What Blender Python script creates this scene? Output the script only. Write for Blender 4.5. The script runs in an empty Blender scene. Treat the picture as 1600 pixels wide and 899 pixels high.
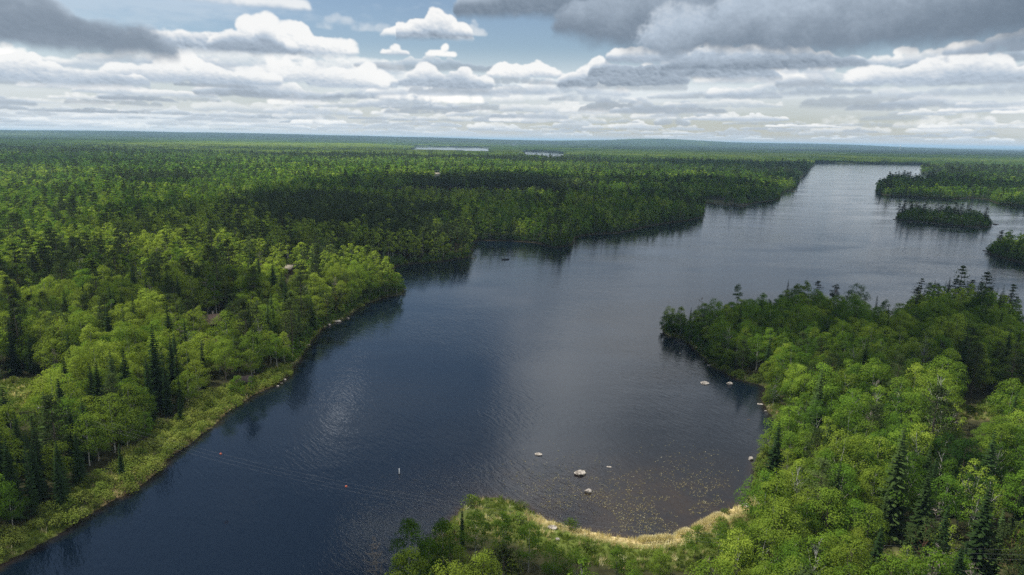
import bpy, math, random, time
import numpy as np
T0 = time.time()
F32 = np.float32
R = math.radians
scene = bpy.context.scene
COL = scene.collection

# ------------------------------------------------------------------ camera, sky, sun, exposure
CAM_H, PITCH, ROLL, FPX = 75.0, 12.25, 0.95, 1066.7      # FPX: focal length for a picture 1600 wide
cam_data = bpy.data.cameras.new("camera")
cam = bpy.data.objects.new("camera", cam_data); COL.objects.link(cam)
cam_data.sensor_width = 36.0; cam_data.lens = 24.0
cam_data.clip_start = 0.5; cam_data.clip_end = 120000
from mathutils import Matrix, Vector
cam.matrix_world = Matrix.Translation((0, 0, CAM_H)) @ Matrix.Rotation(R(90 - PITCH), 4, 'X') @ Matrix.Rotation(R(ROLL), 4, 'Z')
scene.camera = cam

SUN_AZ, SUN_EL = -78.0, 57.0                             # azimuth clockwise from the view direction
HAZE = 5.2e-5
SKY_STRENGTH, SUN_STRENGTH, EXPOSURE = 0.085, 5.0, 0.16
scene.view_settings.view_transform = 'Standard'
scene.view_settings.look = 'None'
scene.view_settings.exposure = EXPOSURE
scene.view_settings.gamma = 1.0
scene.view_settings.use_curve_mapping = False
scene.cycles.max_bounces = 6
scene.cycles.diffuse_bounces = 2
scene.cycles.glossy_bounces = 3
scene.cycles.transmission_bounces = 2
scene.cycles.volume_bounces = 1
scene.cycles.transparent_max_bounces = 4
scene.cycles.use_denoising = False
scene.cycles.denoiser = 'OPENIMAGEDENOISE'
scene.cycles.caustics_reflective = False
scene.cycles.caustics_refractive = False
scene.cycles.sample_clamp_indirect = 4.0

sun_data = bpy.data.lights.new("sun", 'SUN')
sun_data.energy = SUN_STRENGTH; sun_data.angle = R(0.53); sun_data.color = (1.0, 0.96, 0.88)
sun = bpy.data.objects.new("sun", sun_data); COL.objects.link(sun)
SUN_DIR = Vector((math.sin(R(SUN_AZ)) * math.cos(R(SUN_EL)), math.cos(R(SUN_AZ)) * math.cos(R(SUN_EL)), math.sin(R(SUN_EL))))
sun.rotation_euler = SUN_DIR.to_track_quat('Z', 'Y').to_euler()
sun.location = (0, 0, 3000)

def noise2(n, beta, seed):
    r=np.random.default_rng(seed)
    f=np.fft.fft2(r.standard_normal((n,n)))
    k=np.fft.fftfreq(n)*n
    kk=np.sqrt(k[:,None]**2+k[None,:]**2); kk[0,0]=1
    f*=kk**(-beta/2); f[0,0]=0
    v=np.real(np.fft.ifft2(f)); return (v/v.std()).astype(F32)
def samp(v,x,y):
    n=v.shape[0]; xi=np.floor(x).astype(np.int64); yi=np.floor(y).astype(np.int64)
    fx=(x-xi).astype(F32); fy=(y-yi).astype(F32); xi%=n; yi%=n; x1=(xi+1)%n; y1=(yi+1)%n
    return (v[yi,xi]*(1-fx)+v[yi,x1]*fx)*(1-fy)+(v[y1,xi]*(1-fx)+v[y1,x1]*fx)*fy
def ss(a,b,x):
    t=np.clip((x-a)/(b-a),0,1); return t*t*(3-2*t)
def px2ang(x,y):
    f=1066.7; p=math.radians(-12.25); ro=math.radians(0.95)
    cx=(x-800)/f; cy=-(y-449.5)/f
    c2=cx*np.cos(ro)-cy*np.sin(ro); s2=cx*np.sin(ro)+cy*np.cos(ro)
    dx=c2; dy=math.cos(p)-s2*math.sin(p); dz=math.sin(p)+s2*math.cos(p)
    return np.degrees(np.arctan2(dx,dy)), np.degrees(np.arctan2(dz,np.hypot(dx,dy)))
def make_sky(W=2600,H=700):
    u=(np.arange(W)+.5)/W; v=(np.arange(H)+.5)/H
    AZ=(u*180-90).astype(F32); EL=(60*v*v).astype(F32)
    N=noise2(1024,3.0,11); M=noise2(1024,2.2,5); B=noise2(1024,4.0,8)
    C=np.zeros((H,W,3),F32); A=np.zeros((H,W),F32)
    az2,el2=np.meshgrid(AZ,EL)
    # thin pale veil near the horizon, streaks
    r=1000/np.tan(np.radians(np.maximum(el2,.15)))
    st=samp(B,az2*3.0,el2*40)+0.6*samp(N,az2*8,el2*90)
    veil=np.clip(1.05*ss(7.5,1.6,el2)+0.22*st*ss(7,1,el2)*ss(0,.8,el2),0,1.0)
    veil=np.maximum(veil,0.30*ss(0.6,2.2,samp(N,az2*7+300,el2*26+90)+.5*samp(B,az2*5,el2*12)))
    tone=(0.76+0.06*st)[...,None]
    A=veil; C=veil[...,None]*np.array([0.94,1.0,1.04],F32)*tone
    rng=np.random.default_rng(21)
    def over(j0,j1,i0,i1,col,a):
        C[j0:j1,i0:i1]=C[j0:j1,i0:i1]*(1-a[...,None])+col*a[...,None]
        A[j0:j1,i0:i1]=A[j0:j1,i0:i1]*(1-a)+a
    def cloud(a0,e0,w,h,bright=1.0,dark=0.0,under=0.42,soft=1.0,alpha=1.0,puffs=None,skew=0.0,gain=.6,rimk=.22):
        """a heap: centre azimuth a0, foot at e0, w wide, h tall (degrees); under = share of its height that is shaded underside"""
        ia=max(0,int((a0-w*.75+90)/180*W)); ib=min(W,int((a0+w*.75+90)/180*W)+2)
        ja=max(0,int(math.sqrt(max(e0-h*.35,0)/60)*H)); jb=min(H,int(math.sqrt(max(e0+h*1.5,0.01)/60)*H)+2)
        if ib-ia<3 or jb-ja<2: return
        a_=az2[ja:jb,ia:ib]; e_=el2[ja:jb,ia:ib]
        sc=min(max(h,.25),2.0)
        ox,oy=rng.uniform(0,900,2)
        wx=samp(N,a_/sc*26+ox,e_/sc*26+oy); wy=samp(N,a_/sc*26+oy+50,e_/sc*26+ox)
        fb=np.abs(samp(M,a_/sc*34+ox,e_/sc*46+oy))
        vx=samp(M,a_/sc*50+oy,e_/sc*60+ox); vy=samp(M,a_/sc*50+ox+33,e_/sc*60+oy+77)
        lo=samp(B,a_/sc*9+ox,e_/sc*15+oy)
        x=a_+wx*0.10*sc*soft+vx*.028*sc; y=e_+wy*0.075*sc+vy*.026*sc
        n=puffs or int(12+w/h*12)
        D=np.zeros_like(a_); 
        t=rng.uniform(-1,1,n); prof=(1-np.abs(t)**2.2)
        ph=rng.uniform(0,6.28)
        prof*=0.72+0.28*np.sin(t*rng.uniform(3,7)+ph)
        hgt=rng.uniform(0.08,1,n)**0.7*np.maximum(prof,.12)
        rad=h*rng.uniform(0.13,0.34,n)*(1.15-0.5*hgt)
        cx=a0+t*w/2+skew*hgt; cy=e0+hgt*h-rad*.6
        cy=np.maximum(cy,e0+rad*.35)
        for k in range(n):
            d2=((x-cx[k])/(rad[k]*1.25))**2+((y-cy[k])/rad[k])**2
            dd=np.sqrt(np.clip(1-d2,0,1))*rad[k]+hgt[k]*0.12*h
            dd=np.where(d2<1,dd,0)
            D=np.maximum(D,dd)
        # body to fill the middle
        bx=1-np.clip(np.abs((x-a0)/(w*.5)),0,1)**2.5
        body=np.where((y>e0)&(y<e0+h*.5*bx),0.16*h,0); D=np.maximum(D,body)
        D=D+ ((0.05*h)*(0.8-fb)+0.03*h*vx+0.04*h*wy)*(D>0)
        # soften
        for _ in range(2):
            P=np.pad(D,1,mode='edge'); D=(P[1:-1,1:-1]*2+P[:-2,1:-1]+P[2:,1:-1]+P[1:-1,:-2]+P[1:-1,2:])/6
        a=ss(0.01*h,0.19*h*soft,D)*alpha
        foot=ss(e0-0.10*h*(1+wy*.5),e0+0.10*h,e_+wx*0.05*h); a=a*foot
        de=np.gradient(D,axis=0)/np.maximum(np.gradient(e_,axis=0),1e-4); da=np.gradient(D,axis=1)/(180/W)
        q=(e_-e0)/h
        q=q/np.maximum(0.45+0.55*bx,.3)
        rel=gain
        lum=0.40+0.58*ss(under-.30,under+.32,q+0.10*wx+0.14*lo)-rel*(0.15*np.clip(de,-1.2,1.2)+0.06*np.clip(da,-1.2,1.2)-0.07*(0.8-fb))+0.11*lo
        rim=ss(0.34*h,0.05*h,D); lum=lum+rimk*rim*ss(.1,.6,q)
        lum=np.clip(lum*bright,0.0,1.0)
        lum=lum*(1-dark*ss(0.95,0.1,q+0.12*wx+.10*lo))*(1+(.30*lo+.14*wx+.07*vx)*max(0,1-rel*1.6))
        c0=np.array([0.075,0.115,0.17],F32); c1=np.array([0.43,0.51,0.61],F32); c2=np.array([0.90,0.90,0.89],F32)
        t1=lum[...,None]
        col=np.where(t1<.5,c0+(c1-c0)*t1*2,c1+(c2-c1)*(t1-.5)*2)
        fr=0.66*math.exp(-max(e0,0)/2.3)
        col=col*(1-fr)+np.array([.76,.82,.86],F32)*fr
        over(ja,jb,ia,ib,col.astype(F32),a.astype(F32))
    # broken deck, far rows first
    e=0.35
    while e<6.0:
        w=1.7+e*1.9; step=w*0.62
        a=-88+rng.uniform(0,step)
        while a<88:
            keep=0.85 if e<4.3 else 0.55*(1-0.9*float(ss(4.3,5.6,e)))+ (0.35 if (a>20 or a<-12) and e<5.4 else 0)
            if -8<a<6 and e>3.6: keep*=0.5
            if rng.uniform()<keep:
                ww=w*rng.uniform(.5,1.5)
                cloud(a+rng.uniform(-.5,.5)*step,e+rng.uniform(-.12,.12)*(0.4+e*.4),ww,(0.30+e*0.30)*rng.uniform(.55,1.5),bright=rng.uniform(.88,1.05),dark=rng.uniform(0,.18),under=rng.uniform(.35,.6),soft=rng.uniform(1.0,1.9),alpha=rng.uniform(.55,.95),gain=.45,rimk=.06)
            a+=step*rng.uniform(.7,1.3)
        e+=0.22+e*0.16
    def P(x0,x1,yb,yt,**k):
        a0,eb=px2ang((x0+x1)/2,yb); _,et=px2ang((x0+x1)/2,yt); aL,_=px2ang(x0,yb); aR,_=px2ang(x1,yb)
        cloud(a0,eb,aR-aL,et-eb,**k)
    # the deck above, in the photograph's own arrangement
    P(620,760,138,97,under=.55,puffs=70)
    P(500,610,132,84,under=.5,puffs=60)
    P(380,600,135,78,under=.55,dark=.1,puffs=90)
    P(180,430,130,78,under=.6,dark=.15,puffs=90)
    P(-60,220,125,70,under=.7,dark=.2,puffs=90)
    P(1320,1620,135,70,under=.5,bright=.93,dark=.1,puffs=120)
    P(880,1060,135,92,under=.5,puffs=70)
    P(930,1200,125,68,under=.55,puffs=110)
    P(1040,1330,108,62,under=.5,dark=.15,puffs=90)
    P(772,876,118,84,under=.22,bright=1.1,puffs=60)
    P(672,712,88,67,under=.05,bright=1.1,puffs=22,soft=1.4)
    P(600,636,86,66,under=.05,bright=1.1,puffs=22,soft=1.4)
    P(600,732,57,14,under=.25,bright=1.1,puffs=60)
    P(640,722,56,1,under=.2,bright=1.1,puffs=40)
    P(500,610,48,16,under=.1,alpha=.4,soft=2.2,puffs=30)
    P(735,756,56,30,under=.1,alpha=.5,soft=2.2,puffs=12)
    P(215,545,84,14,under=.22,bright=1.12,puffs=130)
    P(330,450,82,34,under=.55,dark=.25,puffs=60)
    P(240,480,8,-40,under=.2,alpha=.8,soft=1.6)
    P(-260,240,84,-60,under=.95,dark=.42,bright=.8,puffs=150,soft=1.4,gain=.2)
    P(-200,160,66,-60,under=.9,dark=.45,bright=.8,puffs=80,soft=2.2,gain=.2)
    P(960,1200,96,42,under=.6,dark=.35,puffs=80)
    P(1480,1760,84,40,rimk=.05,under=.9,dark=.5,bright=.7,puffs=80,gain=.2)
    P(740,1120,26,-60,under=.45,dark=.1,puffs=110,gain=.2)
    P(860,1500,60,-90,rimk=.03,under=1.4,dark=.60,bright=.74,puffs=200,soft=1.1,gain=.16)
    P(1010,1840,76,-120,rimk=.0,under=1.5,dark=.76,bright=.66,puffs=220,soft=1.1,gain=.14)
    # overhead, met only in the lake
    hi=ss(10.5,14,el2)
    nz=samp(B,az2*4,el2*5)+.5*samp(N,az2*9,el2*12)
    su=(az2+16.3)*.908-(el2-22.6)*.419; sv=(az2+16.3)*.419+(el2-22.6)*.908
    streak=np.exp(-(su/3.3)**2-(sv/(.5+.2*np.clip(su+2,0,4)))**2)*np.clip(.7+.5*samp(N,az2*14,el2*22),0,1.5)
    g=-0.5+1.9*ss(-19,10,az2)-1.7*np.exp(-((az2+8)/6)**2-((el2-21)/6)**2)+4*streak+1.0*ss(-20,-32,az2)*ss(17,13,el2)+1.2*ss(15,11,el2)-1.6*ss(20,28,el2)*ss(7,-8,az2)
    ah=ss(-.5,1.0,g+.45*nz)*hi
    lum=(1.22+0.26*nz-0.75*ss(0,14,az2)*ss(17,25,el2))[...,None]+3.6*streak[...,None]
    colh=np.array([0.95,1.0,1.06],F32)*np.clip(lum,0.25,9)
    C=C*(1-ah[...,None])+colh*ah[...,None]; A=A*(1-ah)+ah
    C/=np.maximum(A,1e-3)[...,None]
    return C,A

world = bpy.data.worlds.new("World"); scene.world = world
world.use_nodes = True
nt = world.node_tree; nt.nodes.clear()
def N(tree, typ, **kw):
    n = tree.nodes.new(typ)
    for k, v in kw.items():
        if k == 'inp':
            for i, val in v.items(): n.inputs[i].default_value = val
        else: setattr(n, k, v)
    return n
def math_node(tree, op, a, b=None, clamp=False):
    n = tree.nodes.new('ShaderNodeMath'); n.operation = op; n.use_clamp = clamp
    for i, s in enumerate((a, b)):
        if s is None: continue
        if isinstance(s, (int, float)): n.inputs[i].default_value = s
        else: tree.links.new(s, n.inputs[i])
    return n.outputs[0]
skyC, skyA = make_sky()
im = bpy.data.images.new("cloud_field", skyC.shape[1], skyC.shape[0], alpha=False, float_buffer=True)
im.colorspace_settings.name = 'Linear Rec.709'
px = np.ones(skyC.shape[:2] + (4,), F32); px[..., :3] = skyC
im.pixels.foreach_set(px.ravel()); im.update(); im.pack()
im2 = bpy.data.images.new("cloud_cover", skyC.shape[1], skyC.shape[0], alpha=False, float_buffer=True)
im2.colorspace_settings.name = 'Non-Color'
px[..., :3] = skyA[..., None]
im2.pixels.foreach_set(px.ravel()); im2.update(); im2.pack()
del px
sky = N(nt, 'ShaderNodeTexSky', sky_type='NISHITA', sun_disc=False, sun_elevation=R(SUN_EL), sun_rotation=R(SUN_AZ), altitude=400.0, air_density=1.0, dust_density=0.6, ozone_density=1.2)
geo = N(nt, 'ShaderNodeTexCoord')
sep = N(nt, 'ShaderNodeSeparateXYZ'); nt.links.new(geo.outputs['Generated'], sep.inputs[0])
azn = math_node(nt, 'ARCTAN2', sep.outputs[0], sep.outputs[1])
uu = math_node(nt, 'ADD', math_node(nt, 'DIVIDE', azn, math.pi), 0.5)
eln = math_node(nt, 'ARCSINE', sep.outputs[2])
vv = math_node(nt, 'SQRT', math_node(nt, 'MAXIMUM', math_node(nt, 'DIVIDE', eln, R(60)), 0.0))
vv = math_node(nt, 'MINIMUM', vv, 0.998)
comb = N(nt, 'ShaderNodeCombineXYZ'); nt.links.new(uu, comb.inputs[0]); nt.links.new(vv, comb.inputs[1])
t1 = N(nt, 'ShaderNodeTexImage', image=im, extension='MIRROR', interpolation='Cubic'); nt.links.new(comb.outputs[0], t1.inputs[0])
t2 = N(nt, 'ShaderNodeTexImage', image=im2, extension='MIRROR', interpolation='Cubic'); nt.links.new(comb.outputs[0], t2.inputs[0])
bg1 = N(nt, 'ShaderNodeBackground'); bg1.inputs[1].default_value = SKY_STRENGTH; nt.links.new(sky.outputs[0], bg1.inputs[0])
bg2 = N(nt, 'ShaderNodeBackground'); bg2.inputs[1].default_value = 0.95; nt.links.new(t1.outputs[0], bg2.inputs[0])
mx = N(nt, 'ShaderNodeMixShader'); nt.links.new(t2.outputs[0], mx.inputs[0]); nt.links.new(bg1.outputs[0], mx.inputs[1]); nt.links.new(bg2.outputs[0], mx.inputs[2])
wo = N(nt, 'ShaderNodeOutputWorld'); nt.links.new(mx.outputs[0], wo.inputs[0])
world.cycles.sampling_method = 'MANUAL'; world.cycles.sample_map_resolution = 1024
print("sky", round(time.time() - T0, 1))

# ------------------------------------------------------------------ from the picture's measurements to the ground
_R3 = np.array(cam.matrix_world.to_3x3())
def ray(x, y):
    d = np.stack([(np.asarray(x, float) - 800) / FPX, -(np.asarray(y, float) - 449.5) / FPX, -np.ones_like(np.asarray(x, float))], -1)
    return d @ _R3.T
def ground(x, y, z=0.0):
    d = ray(x, y); t = (z - CAM_H) / d[..., 2]
    return np.stack([d[..., 0] * t, d[..., 1] * t], -1)
def project(P):
    q = (np.asarray(P, float) - np.array([0, 0, CAM_H])) @ _R3
    w = np.maximum(-q[..., 2], 1e-3)
    return np.stack([800 + FPX * q[..., 0] / w, 449.5 - FPX * q[..., 1] / w, -q[..., 2]], -1)
def gp(pts):
    out = []
    for p in pts:
        out.append(ground(p[0], p[1], p[2] if len(p) > 2 else 0.0))
    return np.array(out)
def rough(poly, seed, amp=0.035, closed=True, rounds=3):
    """break a hand-drawn shoreline up into small coves and points"""
    r = np.random.default_rng(seed); P = np.array(poly)
    for k in range(rounds):
        Q = np.roll(P, -1, 0); d = Q - P; L = np.hypot(d[:, 0], d[:, 1])
        n = np.stack([-d[:, 1], d[:, 0]], -1)
        m = (P + Q) / 2 + n * r.uniform(-1, 1, (len(P), 1)) * amp * (L[:, None] < 200)
        keep = L > 2.5
        new = []
        for i in range(len(P)):
            new.append(P[i])
            if keep[i]: new.append(m[i])
        P = np.array(new)
    return P
LAKE = rough(np.concatenate([
    gp([(-60, 925), (0, 882), (40, 862), (90, 835), (130, 808), (170, 785), (215, 762), (245, 738), (262, 715), (300, 690), (330, 668), (360, 640),
        (400, 615), (430, 602), (447, 590), (470, 560), (483, 538), (502, 514), (540, 497), (572, 475), (600, 465), (628, 461), (630, 452), (612, 440),
        (600, 428), (625, 415), (650, 412), (700, 408), (735, 402), (738, 392), (738, 380), (745, 376), (800, 377), (838, 380), (866, 388), (894, 383),
        (899, 371), (930, 366), (965, 365), (1000, 357), (1040, 349), (1075, 345), (1097, 340), (1099, 328), (1098, 317.5), (1125, 320), (1160, 324.5),
        (1175, 318), (1202, 315), (1222, 305), (1242, 295), (1248, 283), (1261, 272), (1267, 262), (1268, 252.3), (1300, 252.6), (1335, 254), (1337, 255.5), (1418, 257),
        (1420, 256), (1438, 256.5), (1452, 259.5), (1441, 264), (1438, 268), (1442, 271.5), (1458, 272.5), (1463, 268), (1470, 266), (1473, 271), (1463, 276), (1470, 281.5), (1462, 283), (1453, 284),
        (1443, 283, 8), (1430, 280, 12), (1412, 275, 14), (1388, 276, 14), (1372, 285, 8), (1368, 293), (1367, 301), (1390, 306), (1430, 308), (1470, 311), (1487, 313), (1493, 310.5), (1520, 309.5), (1545, 312), (1560, 319), (1600, 324.5), (1700, 332),
        (1900, 350), (2050, 420), (1900, 570, 11), (1700, 532, 11), (1612, 508, 11), (1598, 503, 6), (1590, 496), (1585, 470, 6), (1560, 445, 12), (1530, 438, 13), (1475, 434, 13), (1444, 441, 12), (1436, 472),
        (1425, 482), (1400, 474, 11), (1370, 472, 12), (1330, 464, 12), (1290, 450, 12), (1240, 445, 12), (1190, 452, 12), (1150, 460, 12), (1120, 472, 10), (1088, 482, 9), (1062, 498, 5), (1044, 508, 2),
        (1034, 517), (1042, 525), (1065, 530), (1082, 541), (1095, 555), (1112, 573), (1150, 592), (1196, 604), (1191, 628), (1206, 650), (1216, 666), (1216, 680), (1196, 700), (1181, 720), (1179, 745),
        (1174, 768), (1166, 788), (1130, 803), (1092, 824), (1050, 842), (1000, 845), (950, 838), (900, 826), (850, 812), (812, 790), (775, 777), (745, 781), (722, 795), (702, 818), (672, 855), (640, 905), (600, 965), (560, 1010), (530, 1080), (500, 1240), (100, 1240), (-160, 1010)])],
    ), 5)
ISLAND = rough(gp([(1399, 342), (1412, 345), (1450, 348), (1480, 352), (1510, 354.5), (1540, 356), (1551, 352.5), (1545, 345), (1500, 341), (1450, 337), (1410, 336)]), 6, .05)
ISLET = rough(gp([(1541, 392), (1546, 398), (1565, 403), (1600, 413), (1700, 440), (1760, 410), (1650, 392), (1600, 386), (1560, 384)]), 7, .05)
FAR_LAKES = [gp([(633, 234.5, 12), (655, 235.8, 9), (676, 235, 9), (690, 236.6, 9), (715, 236.0, 9), (738, 238.4, 9), (750, 237.2, 9), (765, 239, 9), (766, 231), (757, 231.6), (745, 229.6), (722, 230.6), (700, 229.0), (675, 230.2), (650, 229.4)]),
             gp([(816, 241, 11), (832, 244, 11), (846, 243.4, 11), (862, 246.4, 11), (880, 245.4, 11), (884, 239.4), (862, 238.4), (850, 237.2), (835, 237.2), (818, 236.2)]),
             gp([(792, 229.2, 6), (812, 229.6, 6), (812, 226.6), (792, 226.4)]),
             gp([(1476, 263.2, 2), (1484, 263.4, 2), (1484, 260.8), (1476, 260.6)])]
def sdf(P, poly):
    """signed distance, negative inside the polygon"""
    P = np.asarray(P, float); out = np.empty(len(P))
    A = poly; B = np.roll(poly, -1, 0); D = B - A; L2 = (D ** 2).sum(1) + 1e-9
    for s in range(0, len(P), 20000):
        p = P[s:s + 20000]
        ex = p[:, None, 0] - A[None, :, 0]; ey = p[:, None, 1] - A[None, :, 1]
        t = np.clip((ex * D[:, 0] + ey * D[:, 1]) / L2, 0, 1)
        d = np.sqrt(((ex - t * D[:, 0]) ** 2 + (ey - t * D[:, 1]) ** 2).min(1))
        c = ((A[:, 1] > p[:, None, 1]) != (B[:, 1] > p[:, None, 1])) & (p[:, None, 0] < (B[:, 0] - A[:, 0]) * (p[:, None, 1] - A[:, 1]) / (B[:, 1] - A[:, 1] + 1e-12) + A[:, 0])
        ins = (c.sum(1) % 2) == 1
        out[s:s + 20000] = np.where(ins, -d, d)
    return out
def shore(P):
    """metres from the water's edge: positive on land, negative on water"""
    P = np.asarray(P, float); d = np.full(len(P), 1e5)
    m = (P[:, 1] < 2900)
    if m.any():
        q = P[m]
        dl = sdf(q, LAKE)
        near = dl < 0
        if near.any():
            qq = q[near]; v = dl[near]
            v = np.maximum(v, -sdf(qq, ISLAND)); v = np.maximum(v, -sdf(qq, ISLET)); dl[near] = v
        d[m] = dl
    m = P[:, 1] > 1500
    if m.any():
        v = d[m]
        for fl in FAR_LAKES: v = np.minimum(v, sdf(P[m], fl))
        d[m] = v
    return d
_n = [noise2(512, 3.2, 31), noise2(512, 2.6, 32), noise2(512, 3.6, 33)]
def nz(k, x, y, s): return samp(_n[k], np.asarray(x) / s + 100.3, np.asarray(y) / s + 57.7)
def height(P, d=None):
    P = np.asarray(P, float)
    if d is None: d = shore(P)
    x, y = P[:, 0], P[:, 1]; r = np.hypot(x, y); az = np.degrees(np.arctan2(x, y))
    up = np.clip(d, 0, None)
    base = 0.15 + 1.6 * (1 - np.exp(-up / 14)) + 1.2 * ss(10, 80, up) * (1 + nz(0, x, y, 9.0))
    relief = ss(900, 5000, r) * (6 + 7 * nz(0, x, y, 90.0)) + ss(6000, 12000, r) * (8 + 9 * nz(1, x, y, 420.0))
    hills = 95 * np.exp(-((az - 12) / 6.5) ** 2 - ((r - 13500) / 2600) ** 2) * (1 + .25 * nz(0, x, y, 160.0)) + 55 * np.exp(-((az - 23) / 7) ** 2 - ((r - 15000) / 2200) ** 2)
    hills += 55 * np.exp(-((az + 30) / 28) ** 2 - ((r - 13000) / 3000) ** 2)
    land = base + np.clip(relief, -1, None) * ss(0, 400, up) + hills
    bed = np.maximum(-2.5, d * 0.12 - 0.05)
    return np.where(d > 0, land, bed)

def mesh_object(name, verts, faces, mats, parent=None, smooth=False, matidx=None, kind=None, attrs=None, link=True):
    me = bpy.data.meshes.new(name)
    verts = np.asarray(verts, F32)
    if isinstance(faces, np.ndarray):
        nf, k = faces.shape
        me.vertices.add(len(verts)); me.vertices.foreach_set('co', verts.ravel())
        me.loops.add(nf * k); me.loops.foreach_set('vertex_index', faces.astype(np.int32).ravel())
        me.polygons.add(nf); me.polygons.foreach_set('loop_start', np.arange(0, nf * k, k, dtype=np.int32))
        me.polygons.foreach_set('loop_total', np.full(nf, k, np.int32))
        me.update(calc_edges=True)
    else:
        me.from_pydata([tuple(v) for v in verts.tolist()], [], faces); me.update()
    for m in (mats if isinstance(mats, (list, tuple)) else [mats]): me.materials.append(m)
    if smooth: me.polygons.foreach_set('use_smooth', np.ones(len(me.polygons), bool))
    if matidx is not None: me.polygons.foreach_set('material_index', np.asarray(matidx, np.int32))
    for nm, (dom, typ, val) in (attrs or {}).items():
        a = me.attributes.new(nm, typ, dom)
        a.data.foreach_set('color' if 'COLOR' in typ else ('vector' if 'VECTOR' in typ else 'value'), np.asarray(val).ravel())
    o = bpy.data.objects.new(name, me)
    if link: COL.objects.link(o)
    if parent is not None: o.parent = parent
    if kind: o['kind'] = kind
    return o

# ------------------------------------------------------------------ materials
def new_mat(name):
    m = bpy.data.materials.new(name); m.use_nodes = True; m.node_tree.nodes.clear()
    return m, m.node_tree
def leaf_material(name, c0, c1, c2, transl=0.35, vary=0.35):
    """foliage: colour runs c0-c1-c2 with each plant's own tint, times its tone; leaf clumps differ a little"""
    m, t = new_mat(name); L = t.links
    at = N(t, 'ShaderNodeAttribute', attribute_type='INSTANCER', attribute_name='tint')
    to = N(t, 'ShaderNodeAttribute', attribute_type='INSTANCER', attribute_name='tone')
    lf = N(t, 'ShaderNodeAttribute', attribute_type='GEOMETRY', attribute_name='leaf')
    rp = N(t, 'ShaderNodeValToRGB'); e = rp.color_ramp.elements
    e[0].position = 0; e[0].color = (*c0, 1); e[1].position = 1; e[1].color = (*c2, 1)
    k = e.new(0.5); k.color = (*c1, 1)
    a = math_node(t, 'ADD', at.outputs['Fac'], math_node(t, 'MULTIPLY', math_node(t, 'SUBTRACT', lf.outputs['Fac'], 0.5), 0.20), True)
    L.new(a, rp.inputs[0])
    mul = math_node(t, 'MULTIPLY', to.outputs['Fac'], math_node(t, 'ADD', math_node(t, 'MULTIPLY', lf.outputs['Fac'], vary), 1 - vary * .5))
    vm = N(t, 'ShaderNodeVectorMath', operation='SCALE'); L.new(rp.outputs[0], vm.inputs[0]); L.new(mul, vm.inputs[3])
    d = N(t, 'ShaderNodeBsdfDiffuse'); L.new(vm.outputs[0], d.inputs[0])
    tr = N(t, 'ShaderNodeBsdfTranslucent')
    v2 = N(t, 'ShaderNodeVectorMath', operation='MULTIPLY'); L.new(vm.outputs[0], v2.inputs[0]); v2.inputs[1].default_value = (1.25, 1.3, 0.6); L.new(v2.outputs[0], tr.inputs[0])
    mxs = N(t, 'ShaderNodeMixShader'); mxs.inputs[0].default_value = transl; L.new(d.outputs[0], mxs.inputs[1]); L.new(tr.outputs[0], mxs.inputs[2])
    o = N(t, 'ShaderNodeOutputMaterial'); L.new(mxs.outputs[0], o.inputs[0])
    return m
M_LEAF = leaf_material('broadleaf_foliage', (0.020, 0.050, 0.010), (0.080, 0.150, 0.016), (0.205, 0.265, 0.034), .34, .26)
M_SPRUCE = leaf_material('spruce_foliage', (0.010, 0.021, 0.009), (0.024, 0.046, 0.014), (0.060, 0.095, 0.026), .12)
M_PINE = leaf_material('pine_foliage', (0.020, 0.026, 0.010), (0.034, 0.052, 0.015), (0.075, 0.105, 0.030), .15)
M_SHRUB = leaf_material('shrub_foliage', (0.040, 0.070, 0.014), (0.125, 0.175, 0.028), (0.235, 0.265, 0.058), .3)
M_REED = leaf_material('dry_reed', (0.34, 0.27, 0.13), (0.60, 0.50, 0.27), (0.80, 0.74, 0.52), .3)
def simple(name, col, rough=.9, noise=.25, scale=3.0, spec=.2, col2=None, bump=0.0, metallic=0.0):
    m, t = new_mat(name); L = t.links
    tc = N(t, 'ShaderNodeTexCoord')
    nz_ = N(t, 'ShaderNodeTexNoise'); nz_.inputs['Scale'].default_value = scale; nz_.inputs['Detail'].default_value = 5; L.new(tc.outputs['Object'], nz_.inputs['Vector'])
    rp = N(t, 'ShaderNodeValToRGB'); e = rp.color_ramp.elements
    c2 = col2 or tuple(min(1, c * (1 + noise)) for c in col); c1 = tuple(c * (1 - noise) for c in col)
    e[0].position = .35; e[0].color = (*c1, 1); e[1].position = .65; e[1].color = (*c2, 1)
    L.new(nz_.outputs['Fac'], rp.inputs[0])
    b = N(t, 'ShaderNodeBsdfPrincipled'); L.new(rp.outputs[0], b.inputs['Base Color']); b.inputs['Roughness'].default_value = rough
    b.inputs['Specular IOR Level'].default_value = spec; b.inputs['Metallic'].default_value = metallic
    if bump:
        bp = N(t, 'ShaderNodeBump'); bp.inputs['Distance'].default_value = bump; L.new(nz_.outputs['Fac'], bp.inputs['Height']); L.new(bp.outputs[0], b.inputs['Normal'])
    o = N(t, 'ShaderNodeOutputMaterial'); L.new(b.outputs[0], o.inputs[0])
    return m
M_BARK_PALE = simple('pale_birch_bark', (0.34, 0.33, 0.29), noise=.35, scale=2.5)
M_BARK = simple('grey_brown_bark', (0.10, 0.08, 0.06), noise=.35, scale=2.5)
M_BARK_RED = simple('reddish_pine_bark', (0.16, 0.085, 0.05), noise=.35, scale=2.5)
M_DEAD = simple('weathered_dead_wood', (0.21, 0.18, 0.15), noise=.35, scale=2.5)
M_ROCK = simple('granite', (0.23, 0.195, 0.16), noise=.5, scale=1.6, col2=(.48, .43, .37), bump=.08)
M_ROCK_DARK = simple('wet_dark_granite', (0.07, 0.055, 0.045), noise=.4, scale=1.8, rough=.5, bump=.06)
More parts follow.
